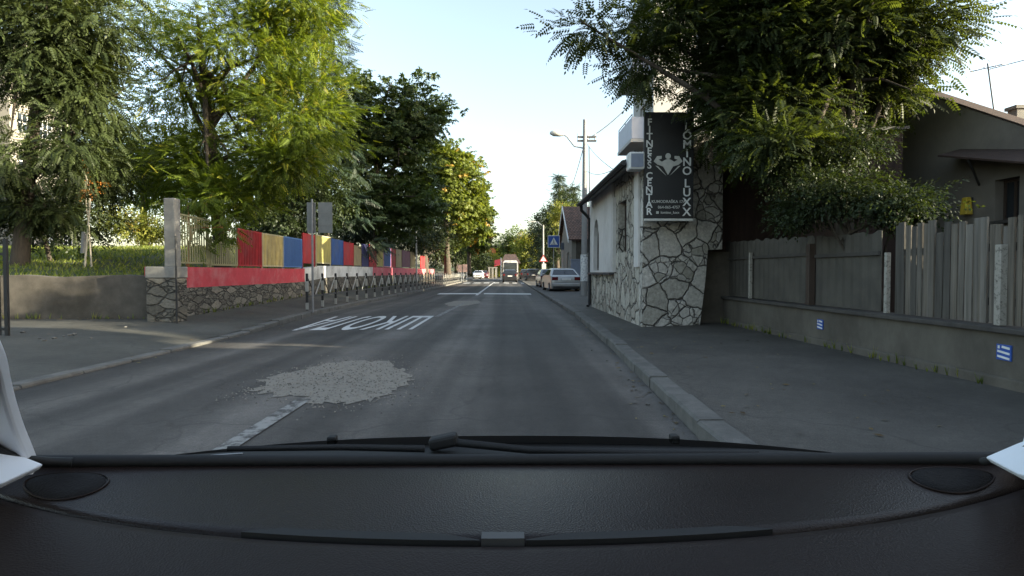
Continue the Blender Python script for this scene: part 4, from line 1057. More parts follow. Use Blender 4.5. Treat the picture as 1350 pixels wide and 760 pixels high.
cable(PY(772, 184, uy), PY(742, 262, 62), 0.8, 0.018, 'overhead cable running from the pole down the street behind it')
cable(PY(774, 226, uy), PY(832, 208, 13), 0.25, 0.01, 'thin sagging cable from the pole to the stone building eaves')
cable(PY(774, 190, uy), PY(812, 226, 13.5), 0.1, 0.008, 'finest cable slanting from the pole to the roof edge')
def sign_post(x, y, ztop, nm, lab, cat):
    t = thing(nm, lab, cat, (x, y, 0.12))
    MB().tube([(x, y, 0.05), (x, y, ztop)], 0.03, 8).build('pole', M['galv'], t)
    return t
c0, c1 = PY(722, 327, 44), PY(738, 310.5, 44)
sp = sign_post((c0.x + c1.x) / 2, 44.05, c1.z, 'crossing_sign', 'square blue pedestrian crossing sign with white triangle above the silver saloon', 'road sign')
cxs, czs, ws = (c0.x + c1.x) / 2, (c0.z + c1.z) / 2, c1.x - c0.x
MB().box((cxs, 44, czs), (ws, 0.02, ws)).build('white_border', M['white'], sp, 0.003)
MB().box((cxs, 43.985, czs), (ws * 0.9, 0.01, ws * 0.9)).build('plate', M['signblue'], sp)
fz = lambda u, v, w: (cxs + u * ws, 43.978 - 0.006 + w, czs + v * ws)
MB().plate([(-0.34, -0.28), (0.34, -0.28), (0, 0.34)], [], fz, 0.006).build('triangle', M['white'], sp)
fz2 = lambda u, v, w: (cxs + u * ws, 43.97 - 0.006 + w, czs + v * ws)
m_ = MB().plate([(-0.025, -0.02), (0.03, -0.02), (0.035, 0.1), (-0.03, 0.1)], [], fz2, 0.005).plate([(-0.03, -0.022), (0.0, -0.022), (-0.05, -0.2), (-0.09, -0.2)], [], fz2, 0.005).plate([(0.002, -0.022), (0.032, -0.022), (0.09, -0.2), (0.05, -0.2)], [], fz2, 0.005)
m_.plate([(0.03 * math.cos(a), 0.14 + 0.03 * math.sin(a)) for a in [PI * i / 5 for i in range(10)]], [], fz2, 0.005)
for i in range(4): m_.plate(rect(-0.2 + i * 0.115, -0.26, -0.14 + i * 0.115, -0.215), [], fz2, 0.005)
m_.build('walking_figure', M['black'], sp)
s2 = sign_post(PY(742, 325, 47).x, 47, PY(742, 319, 47).z, 'road_sign', 'small pale road sign half hidden behind the blue crossing sign', 'road sign')
MB().box((PY(742, 325, 47).x, 46.95, PY(742, 325, 47).z), (0.4, 0.02, 0.55), rz=0.5).build('plate', M['bluegrey'], s2)
c = PY(716.5, 342, 60)
s3 = sign_post(c.x, 60.06, c.z + 0.3, 'warning_sign', 'small triangular warning sign beyond the blue crossing sign', 'road sign')
def tri(s, cx_, cz_): return [(cx_ - s, cz_ - s * 0.6), (cx_ + s, cz_ - s * 0.6), (cx_, cz_ + s * 1.1)]
f3 = lambda u, v, w: (u, 59.99 + w, v)
MB().plate(tri(0.44, c.x, c.z), [tri(0.3, c.x, c.z)[::-1]], f3, 0.02).build('red_border', M['red'], s3)
MB().plate(tri(0.3, c.x, c.z), [], lambda u, v, w: (u, 60.0 + w, v), 0.01).build('plate', M['white'], s3)
MB().box((c.x + 0.05, 60.02, c.z - 0.75), (0.42, 0.02, 0.6)).build('lower_plate', M['offwhite'], s3)
lpx = PY(716, 340, 63).x
lp = thing('lamp_post', 'distant concrete street lamp post with an arm over the road', 'lamp post', (lpx, 63, 0.1))
MB().tube([(lpx, 63, 0.1), (lpx, 63, PY(716, 297, 63).z)], [0.13, 0.09], 8).build('pole', M['grey'], lp)
MB().tube([(lpx, 63, PY(716, 299, 63).z), PY(709, 293, 63), PY(703, 292.5, 63)], 0.04, 6).build('lamp_arm', M['galv'], lp)
MB().box(PY(701, 292.5, 63), (0.75, 0.25, 0.14)).build('lamp_head', M['offwhite'], lp, 0.04)

# ---------------------------------------------------------------- vehicles (front towards +Y, origin on the ground)
def vehicle(name, label, cat, W, prof, belt, roofz, paint, glass, sides, wheels, wr, tail, plate_z, front=False, extra=None):
    t = thing(name, label, cat)
    hw = W / 2
    zmax = max(z for y, z in prof)
    def half(z): return hw * (1 - 0.26 * min(1, max(0, (z - belt) / (zmax - belt))) ** 1.2 - 0.05 * min(1, max(0, (0.5 - z) / 0.4)))
    cyy = sum(y for y, z in prof) / len(prof); czz = sum(z for y, z in prof) / len(prof)
    def contour(s, ins):
        out = []
        for y, z in prof:
            d = Vector((cyy - y, czz - z)); d = d / max(d.length, 1e-6) * ins
            yy, zz = y + d.x, z + d.y
            out.append((s * half(zz), yy, zz))
        return out
    mb = MB()
    secs = [(-1, 0.10), (-0.985, 0.045), (-0.93, 0.012), (-0.75, 0), (-0.35, 0), (0.35, 0), (0.75, 0), (0.93, 0.012), (0.985, 0.045), (1, 0.10)]
    mb.loft([contour(*s) for s in secs], 0, False)
    body = mb.build('body', paint, t, 0.03, smooth=True)
    # glazing across the body: list of (y0, z0, y1, z1)
    for nm, (y0, z0, y1, z1) in glass.items():
        d = Vector((y1 - y0, z1 - z0)).normalized(); n = Vector((-d.y, d.x))
        if n.y < 0: n = -n
        g = MB(); vs = []
        for (y, z, o) in ((y0, z0, 0.012), (y1, z1, 0.012)):
            for s in (-1, 1): vs.append((s * (half(z) - 0.13), y + n.x * o, z + n.y * o))
        b = [(x, y - n.x * 0.03, z - n.y * 0.03) for x, y, z in vs]
        g.add([vs[0], vs[1], vs[3], vs[2], b[0], b[1], b[3], b[2]], [(0, 1, 2, 3), (7, 6, 5, 4), (0, 4, 5, 1), (1, 5, 6, 2), (2, 6, 7, 3), (3, 7, 4, 0)])
        g.build(nm, M['window'], t)
    for poly in sides:
        for s in (-1, 1):
            g = MB(); a = [(s * (half(z) + 0.006), y, z) for y, z in poly]; b = [(s * (half(z) - 0.03), y, z) for y, z in poly]
            n = len(poly); g.add(a + b, [tuple(range(n)), tuple(range(2 * n - 1, n - 1, -1))] + [(i, (i + 1) % n, n + (i + 1) % n, n + i) for i in range(n)])
            g.build('side_window', M['window'], t)
    for yw in wheels:
        for s in (-1, 1):
            tb_ = MB(); prof_w = [(0.0, wr * 0.62), (0.0, wr * 0.94), (0.03, wr), (0.17, wr), (0.2, wr * 0.94), (0.2, wr * 0.62)]
            rings = []
            for k in range(18):
                a = 2 * PI * k / 18; rings.append([(s * (hw + 0.012 - p), yw + r * math.cos(a), wr + r * math.sin(a)) for p, r in prof_w])
            rings.append(rings[0]); tb_.loft(rings, 0, True, cap=False)
            ty = tb_.build('wheel', M['tyre'], t)
            rm = MB().tube([(s * (hw - 0.005), yw, wr), (s * (hw - 0.09), yw, wr)], wr * 0.63, 14)
            for k in range(5):
                a = 2 * PI * k / 5; rm.tube([(s * (hw + 0.004), yw, wr), (s * (hw + 0.0), yw + wr * 0.55 * math.cos(a), wr + wr * 0.55 * math.sin(a))], 0.03, 5)
            rm.build('rim', M['alloy'], ty)
            ar = MB(); rg = []
            for k in range(11):
                a = PI * k / 10 * 1.1 - 0.16; rg.append([(s * (half(wr) - 0.06), yw + r * math.cos(a), wr + r * math.sin(a)) for r in (wr * 0.3, wr * 1.18)] + [(s * (half(wr) + 0.004), yw + r * math.cos(a), wr + r * math.sin(a)) for r in (wr * 1.18, wr * 0.3)])
            ar.loft(rg, 0, False); ar.build('wheel_arch', M['black'], t)
    yb = min(y for y, z in prof); yf = max(y for y, z in prof)
    for s in (-1, 1):
        y_, z_, sx_, sz_ = tail
        MB().box((s * (hw - sx_ / 2 - 0.05), y_, z_), (sx_, 0.12, sz_)).build('tail_light', M['lamp_red'], t, 0.02)
        MB().box((s * (hw - 0.22), yf - 0.06, 0.68), (0.36, 0.14, 0.16)).build('headlight', M['lamp_clear'], t, 0.03)
        MB().box((s * (hw + 0.07), glass['windscreen'][0] - 0.3, belt + 0.08), (0.16, 0.09, 0.13)).build('mirror', paint, t, 0.03)
    MB().box((0, yb - 0.02, 0.47), (W * 0.94, 0.12, 0.2)).build('rear_bumper', extra or paint, t, 0.04)
    MB().box((0, yf - 0.02, 0.43), (W * 0.9, 0.12, 0.2)).build('front_bumper', paint, t, 0.04)
    MB().box((0, yb - 0.035, 0.33), (W * 0.86, 0.1, 0.14)).build('valance_shade', M['black'], t, 0.02)  # black strip put in for the shaded lower rear of the body
    pl = MB().box((0, tail[0] - 0.075 if plate_z > 0.6 else yb - 0.09, plate_z), (0.52, 0.015, 0.115)); pl.build('number_plate', M['white'], t)
    MB().box((0, yf + 0.045, 0.45), (0.52, 0.015, 0.11)).build('number_plate', M['white'], t)
    MB().box((0, yf - 0.02, 0.62), (0.7, 0.06, 0.1)).build('grille', M['black'], t)
    return t
SED = [(-2.2, 0.3), (-2.24, 0.6), (-2.2, 0.86), (-2.1, 0.98), (-1.72, 1.03), (-1.12, 1.38), (-0.85, 1.44), (-0.2, 1.46), (0.3, 1.42), (1.15, 1.0), (1.95, 0.88), (2.18, 0.7), (2.22, 0.45), (2.12, 0.22), (-2.1, 0.22)]
sedg = dict(rear_window=(-1.66, 1.06, -1.16, 1.355), windscreen=(1.06, 1.05, 0.36, 1.39))
seds = [[(-1.25, 1.04), (-0.98, 1.32), (-0.35, 1.38), (-0.3, 1.04)], [(-0.22, 1.04), (-0.25, 1.38), (0.25, 1.35), (0.92, 1.05)]]
def place(o, x, y, rz=0, z=0.0): o.location = (x, y, z); o.rotation_euler = (0, 0, rz); return o
HAT = [(-1.85, 0.3), (-1.9, 0.6), (-1.84, 0.98), (-1.5, 1.4), (-1.25, 1.5), (-0.3, 1.53), (0.2, 1.48), (1.0, 1.05), (1.7, 0.9), (1.9, 0.7), (1.92, 0.42), (1.82, 0.22), (-1.76, 0.22)]
hatg = dict(rear_window=(-1.81, 1.03, -1.53, 1.37), windscreen=(0.9, 1.11, 0.28, 1.44))
hats = [[(-1.4, 1.06), (-1.2, 1.4), (-0.45, 1.45), (-0.4, 1.06)], [(-0.32, 1.06), (-0.36, 1.45), (0.15, 1.42), (0.78, 1.08)]]
SUV = [(-2.15, 0.35), (-2.2, 0.7), (-2.15, 1.1), (-1.85, 1.6), (-1.5, 1.68), (-0.3, 1.7), (0.25, 1.64), (1.0, 1.16), (1.95, 1.02), (2.15, 0.8), (2.18, 0.5), (2.08, 0.28), (-2.05, 0.28)]
suvg = dict(rear_window=(-2.1, 1.17, -1.88, 1.54), windscreen=(0.92, 1.22, 0.32, 1.6))
suvs = [[(-1.7, 1.18), (-1.55, 1.55), (-0.5, 1.6), (-0.45, 1.18)], [(-0.36, 1.18), (-0.4, 1.6), (0.18, 1.56), (0.8, 1.2)]]
c1_ = vehicle('parked_saloon', 'silver saloon car parked half on the pavement beside the utility pole', 'car', 1.78, SED, 1.0, 1.46, M['c_silver'], sedg, seds, (-1.35, 1.35), 0.31, (-2.17, 0.84, 0.36, 0.2), 0.8)
place(c1_, 3.36, 36.6, R(4), 0.03)
d_ = vehicle('parked_saloon', 'dark car parked ahead of the silver saloon, mostly hidden by it', 'car', 1.78, SED, 1.0, 1.46, M['c_dark'], sedg, seds, (-1.35, 1.35), 0.31, (-2.17, 0.84, 0.36, 0.2), 0.8)
place(d_, 3.35, 45.6, R(2), 0.03)
place(vehicle('parked_suv', 'dark four wheel drive car parked beneath the distant lamp post', 'car', 1.9, SUV, 1.15, 1.7, M['c_dark'], suvg, suvs, (-1.35, 1.4), 0.37, (-2.12, 0.98, 0.26, 0.24), 0.86), 3.55, 79, R(1))
place(vehicle('parked_suv', 'second dark car in the row beyond the four wheel drive', 'car', 1.9, SUV, 1.15, 1.7, M['c_black'], suvg, suvs, (-1.35, 1.4), 0.37, (-2.12, 0.98, 0.26, 0.24), 0.86), 3.1, 92, R(1))
place(vehicle('driving_hatchback', 'black hatchback driving ahead in the lane behind the minibus', 'car', 1.76, HAT, 1.02, 1.53, M['c_black'], hatg, hats, (-1.2, 1.2), 0.31, (-1.84, 0.9, 0.24, 0.26), 0.76), PY(672.3, 365, 70).x, 71.5, 0, 0.02)
place(vehicle('white_hatchback', 'white hatchback facing us on the far left side of the road', 'car', 1.76, HAT, 1.02, 1.53, M['c_white'], hatg, hats, (-1.2, 1.2), 0.31, (-1.84, 0.9, 0.24, 0.26), 0.76), PY(630.8, 360, 105).x, 105, PI, 0.02)
place(vehicle('parked_hatchback', 'dark red hatchback parked behind the white one at the far left', 'car', 1.76, HAT, 1.02, 1.53, M['c_red'], hatg, hats, (-1.2, 1.2), 0.31, (-1.84, 0.9, 0.24, 0.26), 0.76), PY(638, 360, 112).x, 112, PI, 0.02)
BUS = [(-3.0, 0.35), (-3.05, 0.9), (-3.0, 2.5), (-2.8, 2.85), (-2.4, 2.95), (2.2, 2.95), (2.55, 2.75), (3.0, 1.5), (3.05, 0.6), (2.95, 0.3), (-2.9, 0.3)]
busg = dict(rear_window=(-3.045, 1.35, -3.01, 2.35), windscreen=(2.97, 1.6, 2.6, 2.62))
buss = [[(-2.7, 1.5), (-2.7, 2.35), (-1.1, 2.35), (-1.1, 1.5)], [(-1.0, 1.5), (-1.0, 2.35), (0.8, 2.35), (0.8, 1.5)], [(0.9, 1.5), (0.9, 2.35), (2.2, 2.35), (2.5, 1.5)]]
place(vehicle('minibus', 'dark minibus with a white frame round its rear window ahead of the hatchback', 'minibus', 2.3, BUS, 1.6, 2.95, M['c_dark'], busg, buss, (-1.9, 2.0), 0.38, (-3.03, 1.1, 0.16, 0.5), 0.75), PY(673, 360, 85).x, 88, 0, 0.02)

mbus = bpy.data.objects['minibus']
bx_, by_ = mbus.location.x, mbus.location.y - 3.07
MB().plate([(bx_ - 1.08, 1.2), (bx_ + 1.08, 1.2), (bx_ + 1.06, 2.6), (bx_ + 0.85, 2.9), (bx_ - 0.85, 2.9), (bx_ - 1.06, 2.6)], [[(bx_ - 0.94, 1.3), (bx_ - 0.94, 2.55), (bx_ + 0.94, 2.55), (bx_ + 0.94, 1.3)]], lambda u, v, w: (u, by_ - 0.03 + w, v + 0.02), 0.05).build('rear_frame', M['c_white'], mbus)
# ---------------------------------------------------------------- foliage
def spray(kind):
    """template of one leaf spray: x along the twig, z up; quads"""
    q = []
    def leaf(b, d, L_, w, up=(0, 0, 1)):
        b = np.array(b); d = np.array(d) / np.linalg.norm(d); s = np.cross(d, up); s = s / max(np.linalg.norm(s), 1e-6)
        q.append([b, b + d * L_ * 0.45 + s * w, b + d * L_ + np.array([0, 0, -0.15 * L_]), b + d * L_ * 0.45 - s * w])
    if kind == 'pinnate':
        for i in range(6):
            x = 0.1 + 0.14 * i
            for s in (-1, 1): leaf((x, 0, -0.12 * x * x), (0.45, s, -0.25), 0.26 - 0.012 * i, 0.062)
        leaf((0.95, 0, -0.1), (1, 0, -0.3), 0.26, 0.06)
    elif kind == 'palmate':
        for c in ((0.0, 0.0, 0.0), (0.45, 0.2, 0.05), (0.3, -0.32, -0.05)):
            for k in range(6):
                a = k / 6 * 2 * PI + c[0] * 3; leaf(c, (math.cos(a) + 0.25, math.sin(a), -0.45), 0.38, 0.085)
    elif kind == 'broad':
        r = random.Random(5)
        for k in range(12):
            leaf((r.uniform(0, 0.9), r.uniform(-0.35, 0.35), r.uniform(-0.15, 0.15)), (r.uniform(-0.3, 1), r.uniform(-1, 1), r.uniform(-0.7, 0.2)), 0.27, 0.085)
    elif kind == 'needle':
        for k in range(9):
            x = 0.1 * k
            for s in (-1, 1): leaf((x, 0, -0.05 * x), (0.6, s * 0.8, -0.6), 0.3 - 0.018 * k, 0.03)
        leaf((0.9, 0, 0), (1, 0, -0.2), 0.2, 0.03)
    return np.array(q)
TPL = {k: spray(k) for k in ('pinnate', 'palmate', 'broad', 'needle')}

def crown_mesh(name, lobes, kind, size, clump, per, seed, mat, droop=0.35, odd=0.05, density=1.0, loc=(0, 0, 0), flat=0.55):
    """lobes: (centre, radii, number of clumps); each clump holds `per` sprays round it"""
    rng = np.random.default_rng(seed); P = []; D = []; T = []
    for c, r, n in lobes:
        c = np.array(c, float); r = np.array(r, float); n = int(n * density)
        u = rng.normal(size=(n, 3)); u /= np.linalg.norm(u, axis=1)[:, None]
        rad = rng.random(n) ** 0.42
        cl = c + u * rad[:, None] * r
        base = 0.15 + 0.5 * rng.random(n)
        for i in range(n):
            m = max(2, int(per * rng.uniform(0.5, 1.4)))
            off = rng.normal(size=(m, 3)) * clump * np.array([1, 1, flat])
            P.append(cl[i] + off); o = off / (np.linalg.norm(off, axis=1)[:, None] + 1e-6)
            d = o * 0.7 + u[i] * 0.6 + rng.normal(size=(m, 3)) * 0.3 + np.array([0, 0, -droop]); D.append(d)
            t = np.clip(base[i] + rng.normal(size=m) * 0.13, 0, 0.8); t[rng.random(m) < odd] = 1.0; T.append(t)
    P = np.concatenate(P); D = np.concatenate(D); T = np.concatenate(T); N_ = len(P)
    D /= np.linalg.norm(D, axis=1)[:, None]
    up = np.tile(np.array([0, 0, 1.0]), (N_, 1)) + rng.normal(size=(N_, 3)) * 0.35
    Yv = np.cross(up, D); Yv /= np.linalg.norm(Yv, axis=1)[:, None]; Zv = np.cross(D, Yv)
    S = size * rng.uniform(0.7, 1.25, N_)
    tp = TPL[kind].reshape(-1, 3); k = len(tp)
    V = (P[:, None, :] + S[:, None, None] * (tp[None, :, 0:1] * D[:, None, :] + tp[None, :, 1:2] * Yv[:, None, :] + tp[None, :, 2:3] * Zv[:, None, :]))
    V = V.reshape(-1, 3) - np.array(loc)
    nq = N_ * k // 4
    me = bpy.data.meshes.new(name)
    me.vertices.add(len(V)); me.vertices.foreach_set('co', V.astype(np.float32).ravel())
    me.loops.add(nq * 4); me.loops.foreach_set('vertex_index', np.arange(nq * 4, dtype=np.int32))
    me.polygons.add(nq); me.polygons.foreach_set('loop_start', np.arange(nq, dtype=np.int32) * 4)
    at = me.attributes.new('tint', 'FLOAT', 'POINT')
    tt = np.repeat(np.repeat(T, k // 4) + rng.normal(size=N_ * k // 4) * 0.04 * (np.repeat(T, k // 4) < 0.99), 4)
    at.data.foreach_set('value', np.clip(tt, 0, 1).astype(np.float32))
    me.materials.append(mat); me.update(calc_edges=True); me.validate()
    return me
NLEAF = [0]
def tree(name, label, cat, base, top, r0, lobes, kind, size, clump, per, seed, lmat, bark='bark', droop=0.35, odd=0.05, limbs=7, group=None, density=1.0, lean=None, flat=0.55):
    base = Vector(base); t = thing(name, label, cat, base, group)
    top = Vector(top); rnd = random.Random(seed)
    mb = MB(); mid = base.lerp(top, 0.5) + Vector((rnd.uniform(-.2, .2), rnd.uniform(-.2, .2), 0)) * (1 if lean is None else lean)
    mb.tube([base - Vector((0, 0, 0.2)), base.lerp(mid, 0.25), mid, mid.lerp(top, 0.6), top], [r0 * 1.25, r0, r0 * 0.8, r0 * 0.5, r0 * 0.15], 9)
    for i in range(limbs):
        c, r, n = lobes[i % len(lobes)]
        a = rnd.uniform(0.3, 0.85); st = base.lerp(mid, a * 2) if a < 0.5 else mid.lerp(top, (a - 0.5) * 2)
        e = Vector(c) + Vector([rnd.uniform(-0.75, 0.75) * q for q in r]); md = st.lerp(e, 0.5) + Vector((rnd.uniform(-.3, .3), rnd.uniform(-.3, .3), rnd.uniform(0, .5))) * (r0 / 0.2) ** 0.5
        mb.tube([st, md, e], [r0 * 0.42, r0 * 0.26, r0 * 0.07], 6)
        for j in range(2):
            e2 = md + Vector([rnd.uniform(-0.5, 0.5) * q for q in r]); mb.tube([md, md.lerp(e2, 0.5) + Vector((0, 0, 0.1)), e2], [r0 * 0.2, r0 * 0.13, r0 * 0.04], 5)
    mb.build('trunk', M[bark], t)
    me = crown_mesh('crown', lobes, kind, size, clump, per, seed, lmat, droop, odd, density, base, flat)
    NLEAF[0] += len(me.polygons)
    o = bpy.data.objects.new('crown', me); COL.objects.link(o); o.parent = t
    return t
def LB(px, py, Y, rpx, rpy, ry_, n):
    """lobe centred on a point of the street seen in the photograph at depth Y; radii in metres from pixels"""
    c = PY(px, py, Y); return (c, (rpx * Y / F, ry_, rpy * Y / F), n)
gz = lambda x, Y: zlawn(x, Y)
# left: dark locust nearest the camera
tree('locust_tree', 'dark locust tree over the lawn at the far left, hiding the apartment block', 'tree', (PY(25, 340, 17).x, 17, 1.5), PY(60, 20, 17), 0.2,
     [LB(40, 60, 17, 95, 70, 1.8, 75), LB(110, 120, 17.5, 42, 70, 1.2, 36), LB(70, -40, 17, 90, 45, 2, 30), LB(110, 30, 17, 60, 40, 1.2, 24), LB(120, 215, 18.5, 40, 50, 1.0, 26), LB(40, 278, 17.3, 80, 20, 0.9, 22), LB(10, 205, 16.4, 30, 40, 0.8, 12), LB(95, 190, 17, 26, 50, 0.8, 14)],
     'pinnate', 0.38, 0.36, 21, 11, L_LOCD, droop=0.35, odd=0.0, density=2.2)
tree('locust_tree', 'large sunlit locust tree leaning over the red painted wall', 'tree', (PY(285, 330, 20).x, 20.5, 1.3), PY(260, 20, 20), 0.24,
     [LB(330, 60, 20, 105, 85, 2.4, 95), LB(395, 150, 19, 62, 80, 1.7, 60), LB(240, 110, 21, 60, 80, 2.0, 50), LB(300, 205, 20.5, 85, 65, 2.0, 72), LB(215, 215, 22, 55, 55, 1.6, 42), LB(300, 265, 18.5, 42, 38, 0.9, 26), LB(390, 0, 20, 60, 40, 2, 34), LB(215, 20, 22, 40, 40, 2, 18), LB(375, 215, 18.6, 48, 34, 1.2, 26)],
     'pinnate', 0.35, 0.4, 30, 12, L_ACACIA, droop=0.15, odd=0.06, limbs=14, density=1.25, flat=0.42)
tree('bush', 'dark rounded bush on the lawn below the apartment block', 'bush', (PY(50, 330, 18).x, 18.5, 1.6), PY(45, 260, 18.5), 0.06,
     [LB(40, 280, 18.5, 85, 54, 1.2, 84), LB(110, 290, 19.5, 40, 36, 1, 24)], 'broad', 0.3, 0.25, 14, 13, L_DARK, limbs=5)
tree('bush', 'bright yellow green shrub at the back of the sunny lawn', 'bush', (PY(190, 320, 30).x, 30.5, 2.45), PY(190, 290, 30.5), 0.06,
     [LB(190, 300, 30.5, 45, 20, 1.2, 40), LB(150, 290, 31, 26, 22, 1, 20)], 'broad', 0.45, 0.3, 12, 14, L_YEL, limbs=4)
tree('young_tree', 'thin young tree with reddish stem behind the steel bar panel', 'tree', (PY(246, 345, 15).x, 15, 1.15), PY(247, 262, 15), 0.04,
     [LB(250, 300, 15, 22, 30, 0.4, 14), LB(262, 262, 15, 24, 22, 0.4, 12), LB(300, 305, 15.2, 18, 26, 0.3, 12)], 'pinnate', 0.32, 0.16, 8, 15, L_ACACIA, 'red_bark', limbs=4)
tree('young_tree', 'sapling with a few orange leaves standing beside the pale stake', 'tree', (PY(121, 352, 17.3).x, 17.3, 1.35), PY(118, 240, 17.3), 0.025,
     [LB(116, 236, 17.3, 14, 22, 0.3, 3)], 'broad', 0.22, 0.14, 9, 16, L_ORANGE, 'pale_bark', limbs=3)
# spruces behind the sunlit locust
def spruce(label, x, Y, z0, zt_, r, seed):
    c = []
    n = 13
    for i in range(n):
        f = i / (n - 1); z = lerp(z0 + 1.5, zt_ - 0.3, f); rr = r * (1 - f) ** 0.8 + 0.25
        c.append(((x, Y, z), (rr, rr, 0.28), int(8 + 20 * (1 - f))))
    return tree('spruce', label, 'tree', (x, Y, z0), (x, Y, zt_), 0.2, c, 'needle', 0.85, 0.3, 9, seed, L_SPRUCE, limbs=0, droop=0.5, flat=0.35)
spruce('tall dark spruce behind the right edge of the sunlit locust', PY(428, 100, 33).x, 33, 1.3, 18.5, 3.3, 21)
spruce('dark spruce rising behind the middle of the sunlit locust', PY(360, 100, 36).x, 36, 1.6, 17, 3.4, 22)
# chestnuts along the fence
def chestnut(label, px, Y, tp, lob, seed, mat, odd=0.02, size=0.6, per=11):
    return tree('chestnut_tree', label, 'tree', (PY(px, 340, Y).x, Y, 1.2), PY(px, tp, Y), 0.3, lob, 'palmate', size, 0.42, per, seed, mat, droop=0.35, odd=odd, limbs=9)
chestnut('big dark chestnut tree in shade left of the browning one', 500, 38, 140,
         [LB(500, 185, 38, 72, 82, 4.0, 170), LB(552, 150, 38, 42, 42, 3, 56), LB(460, 150, 38, 42, 50, 3, 50), LB(520, 272, 37, 72, 40, 3, 80), LB(540, 225, 40, 36, 60, 3, 40)], 31, L_SHADE)
chestnut('chestnut tree with browning sunlit crown overhanging the railings', 590, 58, 205,
         [LB(600, 242, 58, 38, 52, 4, 110), LB(585, 212, 56, 20, 24, 3, 36), LB(612, 290, 60, 34, 36, 3.5, 70), LB(630, 272, 60, 15, 34, 2.5, 34)], 32, L_CHEST2, 0.03, 0.75)
chestnut('third chestnut tree behind the browning one, reaching over the road', 618, 82, 250,
         [LB(618, 285, 82, 30, 50, 4, 90), LB(636, 305, 84, 15, 28, 3, 40)], 33, L_CHEST, 0.05, 0.95)
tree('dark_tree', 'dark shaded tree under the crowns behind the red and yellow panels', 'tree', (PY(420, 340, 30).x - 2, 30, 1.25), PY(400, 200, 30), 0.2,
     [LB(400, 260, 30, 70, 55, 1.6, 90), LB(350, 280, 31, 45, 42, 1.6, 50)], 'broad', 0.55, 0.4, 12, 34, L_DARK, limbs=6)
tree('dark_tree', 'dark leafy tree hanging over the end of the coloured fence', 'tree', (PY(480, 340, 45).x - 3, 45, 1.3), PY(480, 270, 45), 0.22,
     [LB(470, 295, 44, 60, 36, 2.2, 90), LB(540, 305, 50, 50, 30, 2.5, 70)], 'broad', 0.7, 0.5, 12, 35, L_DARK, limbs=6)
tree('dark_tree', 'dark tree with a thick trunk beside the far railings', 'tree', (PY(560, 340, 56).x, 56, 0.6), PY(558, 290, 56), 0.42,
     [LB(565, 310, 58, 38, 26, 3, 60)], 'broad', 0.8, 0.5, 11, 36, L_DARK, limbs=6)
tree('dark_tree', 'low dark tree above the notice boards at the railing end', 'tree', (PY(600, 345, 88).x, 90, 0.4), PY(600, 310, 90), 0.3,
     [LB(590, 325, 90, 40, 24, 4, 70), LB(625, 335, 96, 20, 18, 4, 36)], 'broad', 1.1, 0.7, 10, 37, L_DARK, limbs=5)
# far end of the street
def fartree(label, px, py, Y, rpx, rpy, seed, mat=L_CHEST, n=70, name='broadleaf_tree'):
    c = PY(px, py, Y); rz_ = rpy * Y / F
    return tree(name, label, 'tree', (c.x, Y, 0), (c.x, Y, c.z), 0.35, [((c.x, Y, c.z), (rpx * Y / F, 4, rz_), n), ((c.x, Y, max(2.5, c.z - rz_)), (rpx * Y / F * 0.9, 4, rz_ * 0.7), n // 2)], 'broad', Y / 85, Y / 150, 11, seed, mat, limbs=5, group='trees at the far end of the street')
fartree('rounded distant tree straight ahead above the minibus', 682, 325, 150, 22, 21, 41, L_CHEST, 80)
fartree('paler distant tree right of the rounded one ahead', 700, 330, 130, 16, 22, 42, L_YEL, 60)
fartree('low distant tree behind the white hatchback', 630, 342, 140, 14, 16, 43, L_CHEST, 50)
fartree('distant tree left of the minibus over the shop awning', 660, 338, 160, 18, 14, 44, L_CHEST, 60)
fartree('small far tree in front of the orange house', 642, 346, 135, 10, 12, 45, L_YEL, 40)
fartree('dark tree beyond the parked cars on the right', 722, 318, 95, 22, 34, 46, L_DARK, 90)
tree('dark_tree', 'dark tree behind the warning sign on the right pavement', 'tree', (PY(735, 340, 72).x, 72, 0.1), PY(735, 270, 72), 0.3,
     [LB(735, 305, 72, 26, 40, 2.5, 90), LB(748, 280, 74, 20, 30, 2.5, 50)], 'broad', 0.8, 0.5, 11, 47, L_DARK, limbs=6)
tree('dark_tree', 'sunlit yellowish tree between the spruce and the tiled house', 'tree', (PY(742, 340, 60).x, 60, 0.1), PY(742, 290, 60), 0.2,
     [LB(742, 288, 60, 12, 18, 1.2, 30)], 'broad', 0.7, 0.4, 10, 48, L_YEL, limbs=4)
spruce('slender spruce standing above the tiled house', PY(737, 240, 78).x, 78, 0.2, PY(737, 230, 78).z, 2.6, 23)
spruce('shorter spruce to the right of the slender one', PY(757, 250, 80).x, 80, 0.2, PY(757, 246, 80).z, 2.2, 24)
# right: tree of heaven over the fence
tree('tree_of_heaven', 'broad leafy tree spreading over the stone building and the gable house', 'tree', (6.0, 10.2, 0.14), PY(1090, 20, 10.5), 0.2,
     [LB(1000, 60, 11, 85, 75, 1.3, 84), LB(1105, 60, 10.5, 80, 80, 1.4, 90), LB(1180, 50, 10.4, 44, 55, 1.2, 56), LB(1010, 150, 10.6, 75, 62, 1.0, 66), LB(960, 110, 11.2, 50, 75, 0.8, 44), LB(880, 35, 11, 60, 36, 0.8, 24), LB(785, 42, 10.6, 48, 16, 0.4, 8), LB(850, 85, 10.8, 26, 40, 0.5, 9), LB(1030, 190, 9.4, 50, 18, 0.5, 16), LB(1090, -50, 10.5, 120, 60, 1.6, 90), LB(1150, 125, 10.8, 42, 36, 0.8, 26), LB(930, -20, 11, 70, 45, 1, 34)],
     'pinnate', 0.29, 0.24, 19, 58, L_AIL, droop=0.3, odd=0.0, limbs=18, density=1.75, flat=0.45)
